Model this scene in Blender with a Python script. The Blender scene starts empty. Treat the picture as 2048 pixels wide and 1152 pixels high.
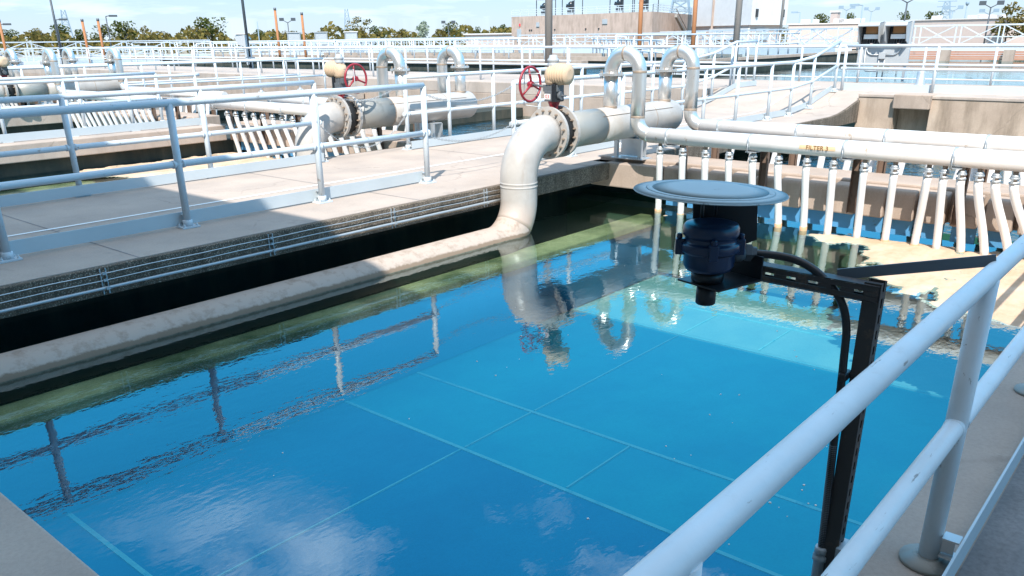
import bpy, math, random
from mathutils import Vector, Matrix
random.seed(7)
R = math.radians
sc = bpy.context.scene
col = sc.collection

# ------------------------------------------------------------------ helpers
def arc(c, u, v, r, a0, a1, n):
    """points on a circle round c in the plane of unit vectors u, v"""
    c, u, v = Vector(c), Vector(u), Vector(v)
    return [c + (u * math.cos(a0 + (a1 - a0) * i / n) + v * math.sin(a0 + (a1 - a0) * i / n)) * r for i in range(n + 1)]

class MB:
    def __init__(self):
        self.v = []; self.f = []; self.s = []
    def add(self, vs, fs, smooth=False):
        b = len(self.v)
        self.v += [tuple(x) for x in vs]
        for f in fs:
            self.f.append([b + i for i in f]); self.s.append(smooth)
        return self
    def box(self, c, s, rz=0.0, m=None):
        hx, hy, hz = s[0] / 2, s[1] / 2, s[2] / 2
        vs = [Vector((x, y, z)) for x in (-hx, hx) for y in (-hy, hy) for z in (-hz, hz)]
        if m is not None: vs = [m @ p for p in vs]
        elif rz:
            k = Matrix.Rotation(rz, 3, 'Z'); vs = [k @ p for p in vs]
        vs = [p + Vector(c) for p in vs]
        return self.add(vs, [(0, 1, 3, 2), (4, 6, 7, 5), (0, 4, 5, 1), (2, 3, 7, 6), (0, 2, 6, 4), (1, 5, 7, 3)])
    def span(self, x0, x1, y0, y1, z0, z1):
        return self.box(((x0 + x1) / 2, (y0 + y1) / 2, (z0 + z1) / 2), (abs(x1 - x0), abs(y1 - y0), abs(z1 - z0)))
    def tube(self, path, r, n=12, cap=True, smooth=True):
        P = [Vector(p) for p in path]
        rs = r if isinstance(r, (list, tuple)) else [r] * len(P)
        T = []
        for i in range(len(P)):
            a = P[max(i - 1, 0)]; b = P[min(i + 1, len(P) - 1)]
            T.append((b - a).normalized())
        ref = Vector((0, 0, 1)) if abs(T[0].z) < 0.9 else Vector((1, 0, 0))
        u = T[0].cross(ref).normalized()
        vs = []; fs = []
        for i, p in enumerate(P):
            u = (u - T[i] * u.dot(T[i])).normalized()
            w = T[i].cross(u)
            for k in range(n):
                a = 2 * math.pi * k / n
                vs.append(p + (u * math.cos(a) + w * math.sin(a)) * rs[i])
        for i in range(len(P) - 1):
            for k in range(n):
                k2 = (k + 1) % n
                fs.append((i * n + k, i * n + k2, (i + 1) * n + k2, (i + 1) * n + k))
        self.add(vs, fs, smooth)
        if cap:
            b = len(self.v) - len(vs)
            self.f.append([b + k for k in range(n)][::-1]); self.s.append(False)
            self.f.append([b + (len(P) - 1) * n + k for k in range(n)]); self.s.append(False)
        return self
    def bar(self, a, b, w, h):
        """square bar from a to b"""
        a, b = Vector(a), Vector(b); d = (b - a); L = d.length; d.normalize()
        ref = Vector((0, 0, 1)) if abs(d.z) < 0.95 else Vector((1, 0, 0))
        s = d.cross(ref).normalized(); t = s.cross(d)
        m = Matrix((d, s, t)).transposed()
        return self.box((a + b) / 2, (L, w, h), m=m)
    def lathe(self, prof, c, axis=(0, 0, 1), n=24, smooth=True):
        ax = Vector(axis).normalized()
        ref = Vector((0, 0, 1)) if abs(ax.z) < 0.9 else Vector((1, 0, 0))
        u = ax.cross(ref).normalized(); w = ax.cross(u); c = Vector(c)
        vs = []; fs = []
        for r, z in prof:
            for k in range(n):
                a = 2 * math.pi * k / n
                vs.append(c + ax * z + (u * math.cos(a) + w * math.sin(a)) * r)
        for i in range(len(prof) - 1):
            for k in range(n):
                k2 = (k + 1) % n
                fs.append((i * n + k, i * n + k2, (i + 1) * n + k2, (i + 1) * n + k))
        self.add(vs, fs, smooth)
        b = len(self.v) - len(vs)
        self.f.append([b + k for k in range(n)][::-1]); self.s.append(False)
        self.f.append([b + (len(prof) - 1) * n + k for k in range(n)]); self.s.append(False)
        return self
    def prism(self, poly, frm, d):
        """extrude a polygon: frm maps (a, b) to a point, d is the extrusion vector"""
        P = [Vector(frm(a, b)) for a, b in poly]; Q = [p + Vector(d) for p in P]; n = len(P)
        fs = [tuple(range(n))[::-1], tuple(range(n, 2 * n))] + [(i, (i + 1) % n, n + (i + 1) % n, n + i) for i in range(n)]
        return self.add(P + Q, fs)
    def build(self, name, mat, parent=None, bevel=0.0, fix=True):
        me = bpy.data.meshes.new(name)
        o0 = Vector(parent['_o']) if parent is not None and '_o' in parent else Vector((0, 0, 0))
        me.from_pydata([tuple(Vector(p) - o0) for p in self.v], [], self.f)
        for p, s in zip(me.polygons, self.s): p.use_smooth = s
        me.materials.append(mat)
        if fix:
            import bmesh
            bm = bmesh.new(); bm.from_mesh(me)
            bmesh.ops.recalc_face_normals(bm, faces=bm.faces); bm.to_mesh(me); bm.free()
        o = bpy.data.objects.new(name, me); col.objects.link(o)
        if parent is not None:
            o.parent = parent
            if '_o' in parent: o['_o'] = list(parent['_o'])
        if bevel:
            m = o.modifiers.new('Bevel', 'BEVEL'); m.width = bevel; m.segments = 2; m.limit_method = 'ANGLE'
            m.harden_normals = False
        return o

def tag(o, label=None, cat=None, group=None, kind=None):
    if label: o['label'] = label
    if cat: o['category'] = cat
    if group: o['group'] = group
    if kind: o['kind'] = kind
    return o

def thing(name, loc, label, cat, group=None):
    o = bpy.data.objects.new(name, None); col.objects.link(o)
    o.location = loc; o['_o'] = [float(x) for x in loc]
    o.empty_display_size = 0.1
    return tag(o, label, cat, group)

def structure(name, mb, mat, bevel=0.0):
    o = mb.build(name, mat, None, bevel); o['kind'] = 'structure'; return o

def copy_tree(o, parent=None):
    c = o.copy(); col.objects.link(c)
    if parent is not None: c.parent = parent
    for ch in [x for x in bpy.data.objects if x.parent == o]: copy_tree(ch, c)
    return c

def text_mesh(s, size, thick=0.001):
    cu = bpy.data.curves.new('letters', 'FONT'); cu.body = s; cu.size = size; cu.extrude = thick
    cu.align_x = 'CENTER'; cu.align_y = 'CENTER'
    o = bpy.data.objects.new('letters', cu); col.objects.link(o)
    dg = bpy.context.evaluated_depsgraph_get(); dg.update()
    me = bpy.data.meshes.new_from_object(o.evaluated_get(dg))
    bpy.data.objects.remove(o); return me

def put_text(s, size, mat, parent, pos, xdir, ydir, name='lettering'):
    me = text_mesh(s, size); x = Vector(xdir).normalized(); y = Vector(ydir).normalized(); z = x.cross(y)
    m = Matrix((x, y, z)).transposed().to_4x4(); m.translation = Vector(pos) - Vector(parent['_o'])
    me.transform(m); me.materials.clear(); me.materials.append(mat)
    o = bpy.data.objects.new(name, me); col.objects.link(o); o.parent = parent; o['_o'] = list(parent['_o'])
    return o

# ------------------------------------------------------------------ materials
class N:
    def __init__(self, name):
        self.m = bpy.data.materials.new(name); self.m.use_nodes = True
        self.t = self.m.node_tree; self.t.nodes.clear()
        self.out = self.t.nodes.new('ShaderNodeOutputMaterial')
    def n(self, typ, **kw):
        nd = self.t.nodes.new(typ)
        for k, v in kw.items():
            if k.startswith('i_'):
                key = k[2:]; key = int(key) if key.isdigit() else key
                nd.inputs[key].default_value = v
            else: setattr(nd, k, v)
        return nd
    def l(self, a, b): self.t.links.new(a, b)
    def pos(self, scale=(1, 1, 1)):
        g = self.n('ShaderNodeNewGeometry'); mp = self.n('ShaderNodeMapping')
        mp.inputs['Scale'].default_value = scale; self.l(g.outputs['Position'], mp.inputs['Vector']); return mp.outputs[0]
    def noise(self, vec, scale, detail=4, rough=0.55):
        nz = self.n('ShaderNodeTexNoise'); nz.inputs['Scale'].default_value = scale
        nz.inputs['Detail'].default_value = detail; nz.inputs['Roughness'].default_value = rough
        self.l(vec, nz.inputs['Vector']); return nz.outputs['Fac']
    def ramp(self, fac, stops):
        r = self.n('ShaderNodeValToRGB'); e = r.color_ramp.elements
        while len(e) < len(stops): e.new(0.5)
        for el, (p, c) in zip(e, stops): el.position = p; el.color = (c, c, c, 1) if isinstance(c, (int, float)) else (*c, 1)
        self.l(fac, r.inputs['Fac']); return r.outputs['Color']
    def mix(self, fac, a, b):
        mx = self.n('ShaderNodeMix', data_type='RGBA')
        for s, val in ((mx.inputs['Factor'], fac), (mx.inputs[6], a), (mx.inputs[7], b)):
            if hasattr(val, 'is_output'): self.l(val, s)
            elif isinstance(val, (int, float)): s.default_value = val
            else: s.default_value = (*val, 1)
        return mx.outputs[2]
    def pbr(self, color, rough=0.6, metal=0.0, bump=None, bstr=0.3, bdist=0.01, spec=0.5):
        b = self.n('ShaderNodeBsdfPrincipled')
        if hasattr(color, 'is_output'): self.l(color, b.inputs['Base Color'])
        else: b.inputs['Base Color'].default_value = (*color, 1)
        if hasattr(rough, 'is_output'): self.l(rough, b.inputs['Roughness'])
        else: b.inputs['Roughness'].default_value = rough
        b.inputs['Metallic'].default_value = metal
        b.inputs['Specular IOR Level'].default_value = spec
        if bump is not None:
            bp = self.n('ShaderNodeBump'); bp.inputs['Strength'].default_value = bstr; bp.inputs['Distance'].default_value = bdist
            self.l(bump, bp.inputs['Height']); self.l(bp.outputs[0], b.inputs['Normal'])
        self.l(b.outputs[0], self.out.inputs['Surface']); return self.m

def concrete(name, c1, c2, stain=(0.16, 0.12, 0.085), streak=0.5, speck=0.35, bstr=0.35, crack=0.4):
    k = N(name); p = k.pos()
    base = k.mix(k.ramp(k.noise(p, 1.3, 6), [(0.35, 0.0), (0.68, 1.0)]), c1, c2)
    fine = k.ramp(k.noise(p, 55, 3, 0.7), [(0.3, 0.72), (0.55, 1.0), (0.75, 1.12)])
    mul = k.n('ShaderNodeMix', data_type='RGBA', blend_type='MULTIPLY'); mul.inputs['Factor'].default_value = speck
    k.l(base, mul.inputs[6]); k.l(fine, mul.inputs[7])
    st = k.noise(k.pos((2.2, 2.2, 0.42)), 1.5, 7, 0.68)
    g = k.n('ShaderNodeNewGeometry'); sx = k.n('ShaderNodeSeparateXYZ'); k.l(g.outputs['Normal'], sx.inputs[0])
    ab = k.n('ShaderNodeMath', operation='ABSOLUTE'); k.l(sx.outputs['Z'], ab.inputs[0])
    inv = k.n('ShaderNodeMath', operation='SUBTRACT'); inv.inputs[0].default_value = 1.0; k.l(ab.outputs[0], inv.inputs[1])
    sm = k.n('ShaderNodeMath', operation='MULTIPLY'); k.l(k.ramp(st, [(0.46, 0.0), (0.72, streak)]), sm.inputs[0]); k.l(inv.outputs[0], sm.inputs[1])
    # hairline cracks, broken up by noise
    vo = k.n('ShaderNodeTexVoronoi', feature='DISTANCE_TO_EDGE'); vo.inputs['Scale'].default_value = 0.45
    wv = k.n('ShaderNodeVectorMath', operation='ADD'); k.l(p, wv.inputs[0])
    nv = k.n('ShaderNodeTexNoise'); nv.inputs['Scale'].default_value = 2.2; nv.inputs['Detail'].default_value = 6; k.l(p, nv.inputs['Vector'])
    sv = k.n('ShaderNodeVectorMath', operation='SCALE'); sv.inputs['Scale'].default_value = 0.5; k.l(nv.outputs['Color'], sv.inputs[0]); k.l(sv.outputs[0], wv.inputs[1]); k.l(wv.outputs[0], vo.inputs['Vector'])
    cr = k.n('ShaderNodeMath', operation='MULTIPLY'); k.l(k.ramp(vo.outputs['Distance'], [(0.002, crack), (0.006, 0.0)]), cr.inputs[0]); k.l(k.ramp(k.noise(p, 0.9, 3), [(0.45, 0.0), (0.6, 1.0)]), cr.inputs[1])
    spot = k.ramp(k.noise(p, 3.7, 7, 0.7), [(0.56, 0.0), (0.75, 0.4)])
    c = k.mix(sm.outputs[0], mul.outputs[2], stain)
    c = k.mix(spot, c, tuple(x * 0.6 for x in c1)); c = k.mix(cr.outputs[0], c, tuple(x * 0.25 for x in c1))
    return k.pbr(c, 0.9, 0, k.noise(p, 90, 4, 0.7), bstr, 0.004, 0.25)

def aggregate(name, dark, light, scale=60):
    k = N(name); p = k.pos()
    v = k.n('ShaderNodeTexVoronoi'); v.inputs['Scale'].default_value = scale; k.l(p, v.inputs['Vector'])
    m1 = k.ramp(v.outputs['Distance'], [(0.15, 1.0), (0.5, 0.0)])
    big = k.ramp(k.noise(p, 4, 6, 0.7), [(0.35, 0.25), (0.65, 1.0)])
    mm = k.n('ShaderNodeMath', operation='MULTIPLY'); k.l(m1, mm.inputs[0]); k.l(big, mm.inputs[1])
    c = k.mix(mm.outputs[0], dark, light)
    drip = k.ramp(k.noise(k.pos((4, 4, 0.5)), 2.0, 5, 0.7), [(0.45, 0.0), (0.7, 0.75)])
    c = k.mix(drip, c, tuple(x * 0.45 for x in dark))
    return k.pbr(c, 0.92, 0, v.outputs['Distance'], 0.6, 0.006, 0.2)

def paint(name, c, rough=0.45, metal=0.0, chip=None, amt=0.25, scale=7, spec=0.5, dirt=0.12):
    k = N(name); p = k.pos()
    col_ = k.mix(k.ramp(k.noise(p, 2.3, 5), [(0.4, 0.0), (0.7, dirt * 2)]), c, tuple(x * 0.72 for x in c))
    if chip:
        col_ = k.mix(k.ramp(k.noise(p, scale, 8, 0.72), [(0.62 - amt * 0.2, 0.0), (0.68, 1.0)]), col_, chip)
    return k.pbr(col_, rough, metal, k.noise(p, 40, 3), 0.08, 0.002, spec)

def water_mat(name, tint, bump_s, scale, ior=1.5, rough=0.015, stretch=(1, 1, 1)):
    k = N(name); p = k.pos(stretch)
    n1 = k.noise(p, scale, 3, 0.5); n2 = k.noise(p, scale * 4.3, 2, 0.5)
    patch = k.ramp(k.noise(k.pos(), 0.55, 3), [(0.33, 0.14), (0.68, 1.0)])
    ad = k.n('ShaderNodeMath', operation='MULTIPLY_ADD'); k.l(n2, ad.inputs[0]); ad.inputs[1].default_value = 0.35; k.l(n1, ad.inputs[2])
    mu = k.n('ShaderNodeMath', operation='MULTIPLY'); k.l(ad.outputs[0], mu.inputs[0]); k.l(patch, mu.inputs[1])
    bp = k.n('ShaderNodeBump'); bp.inputs['Strength'].default_value = 1.0; bp.inputs['Distance'].default_value = bump_s
    k.l(mu.outputs[0], bp.inputs['Height'])
    fr = k.n('ShaderNodeFresnel'); k.l(bp.outputs[0], fr.inputs['Normal'])
    gb = k.n('ShaderNodeNewGeometry'); io = k.n('ShaderNodeMapRange'); k.l(gb.outputs['Backfacing'], io.inputs['Value'])
    io.inputs['To Min'].default_value = ior; io.inputs['To Max'].default_value = 1 / ior; k.l(io.outputs[0], fr.inputs['IOR'])   # the same share of light passes both ways
    tr = k.n('ShaderNodeBsdfTransparent'); tr.inputs['Color'].default_value = (*tint, 1)
    gl = k.n('ShaderNodeBsdfGlossy'); gl.inputs['Roughness'].default_value = rough; gl.inputs['Color'].default_value = (0.84, 0.97, 1, 1)
    k.l(bp.outputs[0], gl.inputs['Normal'])
    mx = k.n('ShaderNodeMixShader'); k.l(fr.outputs[0], mx.inputs[0]); k.l(tr.outputs[0], mx.inputs[1]); k.l(gl.outputs[0], mx.inputs[2])
    k.l(mx.outputs[0], k.out.inputs['Surface']); return k.m

def leafy(name, c1, c2):
    k = N(name); oi = k.n('ShaderNodeObjectInfo'); p = k.pos()
    f = k.noise(p, 1.1, 4, 0.7)
    c = k.mix(k.ramp(f, [(0.35, 0.0), (0.65, 1.0)]), c1, c2)
    b = k.n('ShaderNodeBsdfDiffuse'); k.l(c, b.inputs['Color'])
    t = k.n('ShaderNodeBsdfTranslucent'); k.l(c, t.inputs['Color'])
    mx = k.n('ShaderNodeMixShader'); mx.inputs[0].default_value = 0.3; k.l(b.outputs[0], mx.inputs[1]); k.l(t.outputs[0], mx.inputs[2])
    k.l(mx.outputs[0], k.out.inputs['Surface']); return k.m

M = {}
M['deck'] = concrete('deck_concrete', (0.43, 0.355, 0.30), (0.345, 0.29, 0.25), streak=0.3)
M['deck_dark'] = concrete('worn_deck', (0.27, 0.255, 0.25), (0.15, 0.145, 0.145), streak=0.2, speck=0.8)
M['wall'] = concrete('stained_wall', (0.46, 0.36, 0.28), (0.34, 0.26, 0.20), streak=0.85)
M['beam'] = concrete('launder_concrete', (0.40, 0.315, 0.255), (0.31, 0.245, 0.20), streak=0.45)
M['kerb'] = aggregate('kerb_aggregate', (0.115, 0.092, 0.07), (0.47, 0.39, 0.31), 75)
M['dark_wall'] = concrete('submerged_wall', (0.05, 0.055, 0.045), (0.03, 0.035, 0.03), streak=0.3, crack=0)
M['rail'] = paint('rail_paint', (0.53, 0.585, 0.62), 0.36, 0.0, (0.30, 0.27, 0.24), 0.05, 14)
def rail_old():
    k = N('chipped_rail_paint'); p = k.pos()
    c = k.mix(k.ramp(k.noise(p, 3.1, 6, 0.65), [(0.38, 0.0), (0.72, 0.6)]), (0.68, 0.73, 0.76), (0.52, 0.55, 0.56))
    c = k.mix(k.ramp(k.noise(k.pos((0.16, 1, 0.55)), 42, 5, 0.7), [(0.635, 0.0), (0.69, 0.85)]), c, (0.22, 0.19, 0.17))
    drip = k.ramp(k.noise(k.pos((1, 1, 0.12)), 30, 5, 0.7), [(0.60, 0.0), (0.75, 0.5)])
    lowz = k.n('ShaderNodeMapRange'); g = k.n('ShaderNodeNewGeometry'); sx = k.n('ShaderNodeSeparateXYZ'); k.l(g.outputs['Position'], sx.inputs[0])
    k.l(sx.outputs['Z'], lowz.inputs['Value']); lowz.inputs['From Min'].default_value = 0.30; lowz.inputs['From Max'].default_value = 0.0; lowz.inputs['To Min'].default_value = 0.25
    m_ = k.n('ShaderNodeMath', operation='MULTIPLY'); k.l(drip, m_.inputs[0]); k.l(lowz.outputs[0], m_.inputs[1])
    c = k.mix(m_.outputs[0], c, (0.22, 0.15, 0.10))
    return k.pbr(c, k.ramp(k.noise(p, 9, 5), [(0.3, 0.32), (0.7, 0.55)]), 0, k.noise(p, 60, 4), 0.15, 0.002)
M['rail_old'] = rail_old()
M['alu'] = paint('aluminium', (0.60, 0.62, 0.63), 0.42, 0.7)
M['toe'] = paint('toe_board_paint', (0.50, 0.555, 0.58), 0.5, 0.15)
def pipe_paint():
    k = N('pipe_paint'); p = k.pos(); g = k.n('ShaderNodeNewGeometry'); sx = k.n('ShaderNodeSeparateXYZ'); k.l(g.outputs['Position'], sx.inputs[0])
    c = k.mix(k.ramp(k.noise(p, 2.3, 6, 0.65), [(0.4, 0.0), (0.7, 0.8)]), (0.42, 0.395, 0.365), (0.31, 0.285, 0.26))
    c = k.mix(k.ramp(k.noise(k.pos((3.5, 3.5, 0.5)), 2.2, 6, 0.7), [(0.58, 0.0), (0.74, 0.55)]), c, (0.26, 0.19, 0.13))
    ad = k.n('ShaderNodeMath', operation='MULTIPLY_ADD'); k.l(k.noise(p, 5, 6, 0.7), ad.inputs[0]); ad.inputs[1].default_value = 0.30; k.l(sx.outputs['Z'], ad.inputs[2])
    cr = k.n('ShaderNodeMapRange'); cr.inputs['From Min'].default_value = 0.02; cr.inputs['From Max'].default_value = -0.30; cr.inputs['To Max'].default_value = 0.85; k.l(ad.outputs[0], cr.inputs['Value'])
    c = k.mix(cr.outputs[0], c, (0.42, 0.315, 0.25))
    c = k.mix(k.ramp(k.noise(p, 34, 6, 0.75), [(0.66, 0.0), (0.71, 0.8)]), c, (0.20, 0.14, 0.10))
    return k.pbr(c, 0.40, 0, k.noise(p, 40, 4), 0.12, 0.002)
M['pipe'] = pipe_paint()
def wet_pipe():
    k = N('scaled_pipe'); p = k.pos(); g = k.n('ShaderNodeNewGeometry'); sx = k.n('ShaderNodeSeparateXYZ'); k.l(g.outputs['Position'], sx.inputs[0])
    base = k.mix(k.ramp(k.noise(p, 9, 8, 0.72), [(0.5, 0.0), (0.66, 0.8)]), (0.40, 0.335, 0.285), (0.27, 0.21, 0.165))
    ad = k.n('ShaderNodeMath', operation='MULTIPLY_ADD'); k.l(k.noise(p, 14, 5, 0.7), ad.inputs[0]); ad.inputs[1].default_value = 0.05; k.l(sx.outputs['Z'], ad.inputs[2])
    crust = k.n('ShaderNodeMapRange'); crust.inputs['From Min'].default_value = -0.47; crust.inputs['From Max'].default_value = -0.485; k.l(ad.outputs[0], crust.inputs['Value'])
    painted_murk = k.n('ShaderNodeMapRange'); painted_murk.inputs['From Min'].default_value = -0.515; painted_murk.inputs['From Max'].default_value = -0.53; k.l(ad.outputs[0], painted_murk.inputs['Value'])  # pipe painted near black below water, imitating the murky dark reflection
    c = k.mix(crust.outputs[0], base, (0.20, 0.15, 0.11)); c = k.mix(painted_murk.outputs[0], c, (0.018, 0.026, 0.014))
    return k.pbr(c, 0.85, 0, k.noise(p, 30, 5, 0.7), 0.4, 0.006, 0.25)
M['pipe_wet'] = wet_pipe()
M['steel'] = paint('stainless', (0.66, 0.645, 0.62), 0.33, 0.75, (0.45, 0.36, 0.27), 0.04, 5)
M['header'] = paint('header_paint', (0.66, 0.63, 0.60), 0.36, 0.0, (0.42, 0.33, 0.25), 0.05, 6)
M['weld'] = paint('weld_stain', (0.36, 0.28, 0.215), 0.6, 0.4)
M['hose'] = paint('drop_pipe_plastic', (0.76, 0.73, 0.70), 0.45)
M['hose_wet'] = paint('drop_pipe_stain', (0.50, 0.30, 0.17), 0.7)
M['rust'] = paint('rust_steel', (0.16, 0.105, 0.075), 0.85, 0.1, (0.07, 0.05, 0.04), 0.3, 12)
M['rustpole'] = paint('rust_orange', (0.36, 0.15, 0.06), 0.8, 0.0, (0.2, 0.09, 0.04), 0.2, 4)
M['red'] = paint('red_paint', (0.27, 0.018, 0.03), 0.4, 0.0, (0.2, 0.02, 0.03), 0.1, 20)
M['yellow'] = paint('faded_yellow', (0.53, 0.39, 0.265), 0.8, 0.0, (0.32, 0.17, 0.07), 0.14, 22)
M['gear'] = paint('gearbox_grey', (0.10, 0.11, 0.12), 0.5)
M['black'] = paint('black_coating', (0.012, 0.013, 0.016), 0.4)
M['gasket'] = paint('black_gasket', (0.01, 0.01, 0.01), 0.7)
M['navy'] = paint('navy_enamel', (0.012, 0.03, 0.075), 0.28)
M['shield'] = paint('shield_paint', (0.40, 0.49, 0.52), 0.75, 0.0, (0.20, 0.23, 0.25), 0.04, 12, spec=0.2)
M['strut'] = paint('dark_strut', (0.034, 0.031, 0.031), 0.5, 0.0, (0.11, 0.075, 0.05), 0.3, 7)
M['galv'] = paint('galvanised', (0.42, 0.45, 0.47), 0.45, 0.5)
M['galv_old'] = paint('weathered_steel', (0.30, 0.295, 0.27), 0.5, 0.3, (0.19, 0.19, 0.17), 0.3, 4)
M['brace'] = paint('brace_steel', (0.10, 0.125, 0.15), 0.5)
M['whiteline'] = paint('line_paint', (0.78, 0.78, 0.76), 0.7, 0.0, (0.45, 0.39, 0.34), 0.1, 10)
M['blue'] = paint('blue_baffle', (0.07, 0.25, 0.46), 0.6, 0.0, (0.05, 0.07, 0.05), 0.12, 6)
M['sign_white'] = paint('sign_white', (0.8, 0.78, 0.75), 0.5)
M['sign_red'] = paint('sign_red', (0.7, 0.05, 0.06), 0.5)
M['sign_orange'] = paint('sign_orange', (0.70, 0.50, 0.30), 0.6)
M['sign_ink'] = paint('sign_ink', (0.20, 0.09, 0.02), 0.6)
M['pole_grey'] = paint('pole_grey', (0.21, 0.19, 0.17), 0.6)
M['pole_dark'] = paint('pole_dark', (0.05, 0.06, 0.07), 0.5)
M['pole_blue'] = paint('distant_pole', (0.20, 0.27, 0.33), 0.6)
M['cabinet'] = paint('cabinet_grey', (0.36, 0.38, 0.39), 0.55)
M['brown'] = paint('brown_box', (0.34, 0.17, 0.06), 0.6)
M['baffle'] = paint('baffle_board', (0.40, 0.20, 0.13), 0.8, 0.0, (0.22, 0.11, 0.07), 0.3, 3)
M['bridge'] = paint('bridge_white', (0.53, 0.57, 0.60), 0.5)
M['stucco'] = paint('white_stucco', (0.60, 0.57, 0.55), 0.85)
M['tan'] = concrete('tan_building', (0.50, 0.37, 0.30), (0.42, 0.31, 0.25), streak=0.5, crack=0)
M['pink'] = paint('pink_panel', (0.50, 0.395, 0.345), 0.8)
M['glass'] = paint('dark_opening', (0.02, 0.025, 0.03), 0.25)
M['teal'] = paint('teal_roof', (0.10, 0.22, 0.30), 0.5)
M['mesh'] = paint('grey_screen', (0.36, 0.38, 0.39), 0.8)
M['bark'] = paint('bark', (0.09, 0.065, 0.045), 0.9)
M['leaf'] = leafy('tree_leaves', (0.045, 0.075, 0.022), (0.13, 0.125, 0.035))
M['leaf_dry'] = leafy('dry_leaves', (0.075, 0.08, 0.025), (0.22, 0.16, 0.05))
M['leaf_pale'] = leafy('pale_leaves', (0.20, 0.25, 0.18), (0.33, 0.37, 0.28))
M['ground'] = concrete('far_ground', (0.34, 0.29, 0.23), (0.25, 0.23, 0.17), streak=0, crack=0)
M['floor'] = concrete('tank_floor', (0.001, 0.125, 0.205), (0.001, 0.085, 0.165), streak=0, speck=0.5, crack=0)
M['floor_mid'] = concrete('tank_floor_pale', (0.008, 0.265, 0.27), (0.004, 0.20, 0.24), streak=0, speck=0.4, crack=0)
M['floor_lit'] = concrete('painted_sunlit_floor', (0.17, 0.30, 0.25), (0.11, 0.24, 0.22), streak=0, speck=0.4, crack=0)  # paler colour paints sunlight onto the far part of the floor
M['rib'] = paint('floor_rib', (0.17, 0.39, 0.33), 0.8, 0.0, (0.03, 0.24, 0.265), 0.45, 6)
M['tank_side'] = concrete('tank_side', (0.09, 0.13, 0.06), (0.05, 0.08, 0.04), streak=0.4, crack=0)
M['water'] = water_mat('clear_water', (0.66, 0.90, 0.96), 0.0023, 3.4, 2.5, 0.006, (1.0, 1.7, 1.0))
M['water_rough'] = water_mat('choppy_water', (0.10, 0.22, 0.16), 0.05, 5.0, 1.6, 0.04)
M['water_far'] = water_mat('basin_water', (0.15, 0.28, 0.30), 0.006, 2.0, 1.9, 0.02)

def foam_mat():
    k = N('tan_foam'); p = k.pos()
    c = k.mix(k.ramp(k.noise(k.pos((1, 1.6, 1)), 2.4, 6, 0.65), [(0.35, 0.0), (0.7, 1.0)]), (0.46, 0.31, 0.20), (0.60, 0.46, 0.345))
    return k.pbr(c, 0.85, 0, k.noise(p, 22, 5, 0.7), 0.5, 0.012, 0.2)
M['foam'] = foam_mat()

# ------------------------------------------------------------------ levels
ZW = -0.54                      # water in the filters
K1, K2 = 6.39, 10.10            # main walkway edges
NW = 0.64                       # edge of the near walkway
XW = 19.30                      # wall at the end of the filters
UP = 0.37                       # upper walkway level

# ------------------------------------------------------------------ ground, walkways
gm = MB(); gm.add([(-400, -400, -3.2), (900, -400, -3.2), (900, 900, -3.2), (-400, 900, -3.2)], [(0, 1, 2, 3)])
structure('ground', gm, M['ground'])
fm = MB(); fm.span(53, 700, -300, 600, -1.6, -0.9)
structure('far_ground', fm, M['ground'])
fm2 = MB(); fm2.span(-300, 52.9, 72, 700, -1.6, -0.9)
structure('far_ground', fm2, M['ground'])

structure('near_walkway', MB().span(-1.25, 19.2, -1.06, NW, -0.30, 0.0), M['deck'], 0.012)
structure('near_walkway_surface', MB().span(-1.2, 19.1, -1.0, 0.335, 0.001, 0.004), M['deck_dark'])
structure('end_walkway', MB().span(-1.25, 0.81, NW + 0.002, 30, -0.30, 0.0), M['deck'], 0.012)

ramp = [(0.812, -0.22), (0.812, 0.0), (17.7, 0.0), (18.15, 0.03), (18.6, 0.10), (19.9, UP), (23.95, UP), (23.95, -0.10), (18.2, -0.22)]
structure('main_walkway', MB().prism(ramp, lambda a, b: (a, K1 + 0.06, b), (0, K2 - K1 - 0.12, 0)), M['deck'])
# speckled kerbs along both edges of the walkway
kr = [(0.812, -0.22), (0.812, 0.0), (17.7, 0.0), (18.15, 0.03), (18.6, 0.10), (19.29, 0.245), (19.29, -0.22)]
for y0 in (K1, K2 - 0.058):
    structure('walkway_kerb', MB().prism(kr, lambda a, b, y=y0: (a, y, b - 0.003), (0, 0.058, 0)), M['kerb'], 0.008)
st = MB()
pts = [(0.85, 0.0), (17.7, 0.0), (18.15, 0.03), (18.6, 0.10), (19.9, UP), (21.5, UP)]
for (xa, za), (xb, zb) in zip(pts, pts[1:]):
    st.add([(xa, 8.115, za + 0.004), (xa, 8.165, za + 0.004), (xb, 8.165, zb + 0.004), (xb, 8.115, zb + 0.004)], [(0, 3, 2, 1)])
structure('painted_line', st, M['whiteline'])
jt = MB()
for x in (2.95, 6.05, 9.15, 12.25, 15.35):
    jt.add([(x - 0.006, K1 + 0.06, 0.002), (x + 0.006, K1 + 0.06, 0.002), (x + 0.006, K2 - 0.06, 0.002), (x - 0.006, K2 - 0.06, 0.002)], [(0, 1, 2, 3)])
structure('expansion_joint', jt, M['deck_dark'])
structure('narrow_walkway', MB().span(0.812, 9.5, 15.80, 17.50, -0.30, 0.0), M['deck'], 0.015)
structure('third_walkway', MB().span(0.812, 19.2, 22.95, 25.05, -0.30, 0.0), M['deck'], 0.015)
structure('upper_walkway', MB().span(19.9, 23.95, -12, K1 + 0.055, 0.05, UP), M['deck'], 0.02)
structure('upper_walkway', MB().span(19.32, 23.95, K2 - 0.055, 60, 0.05, UP), M['deck'], 0.02)

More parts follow.
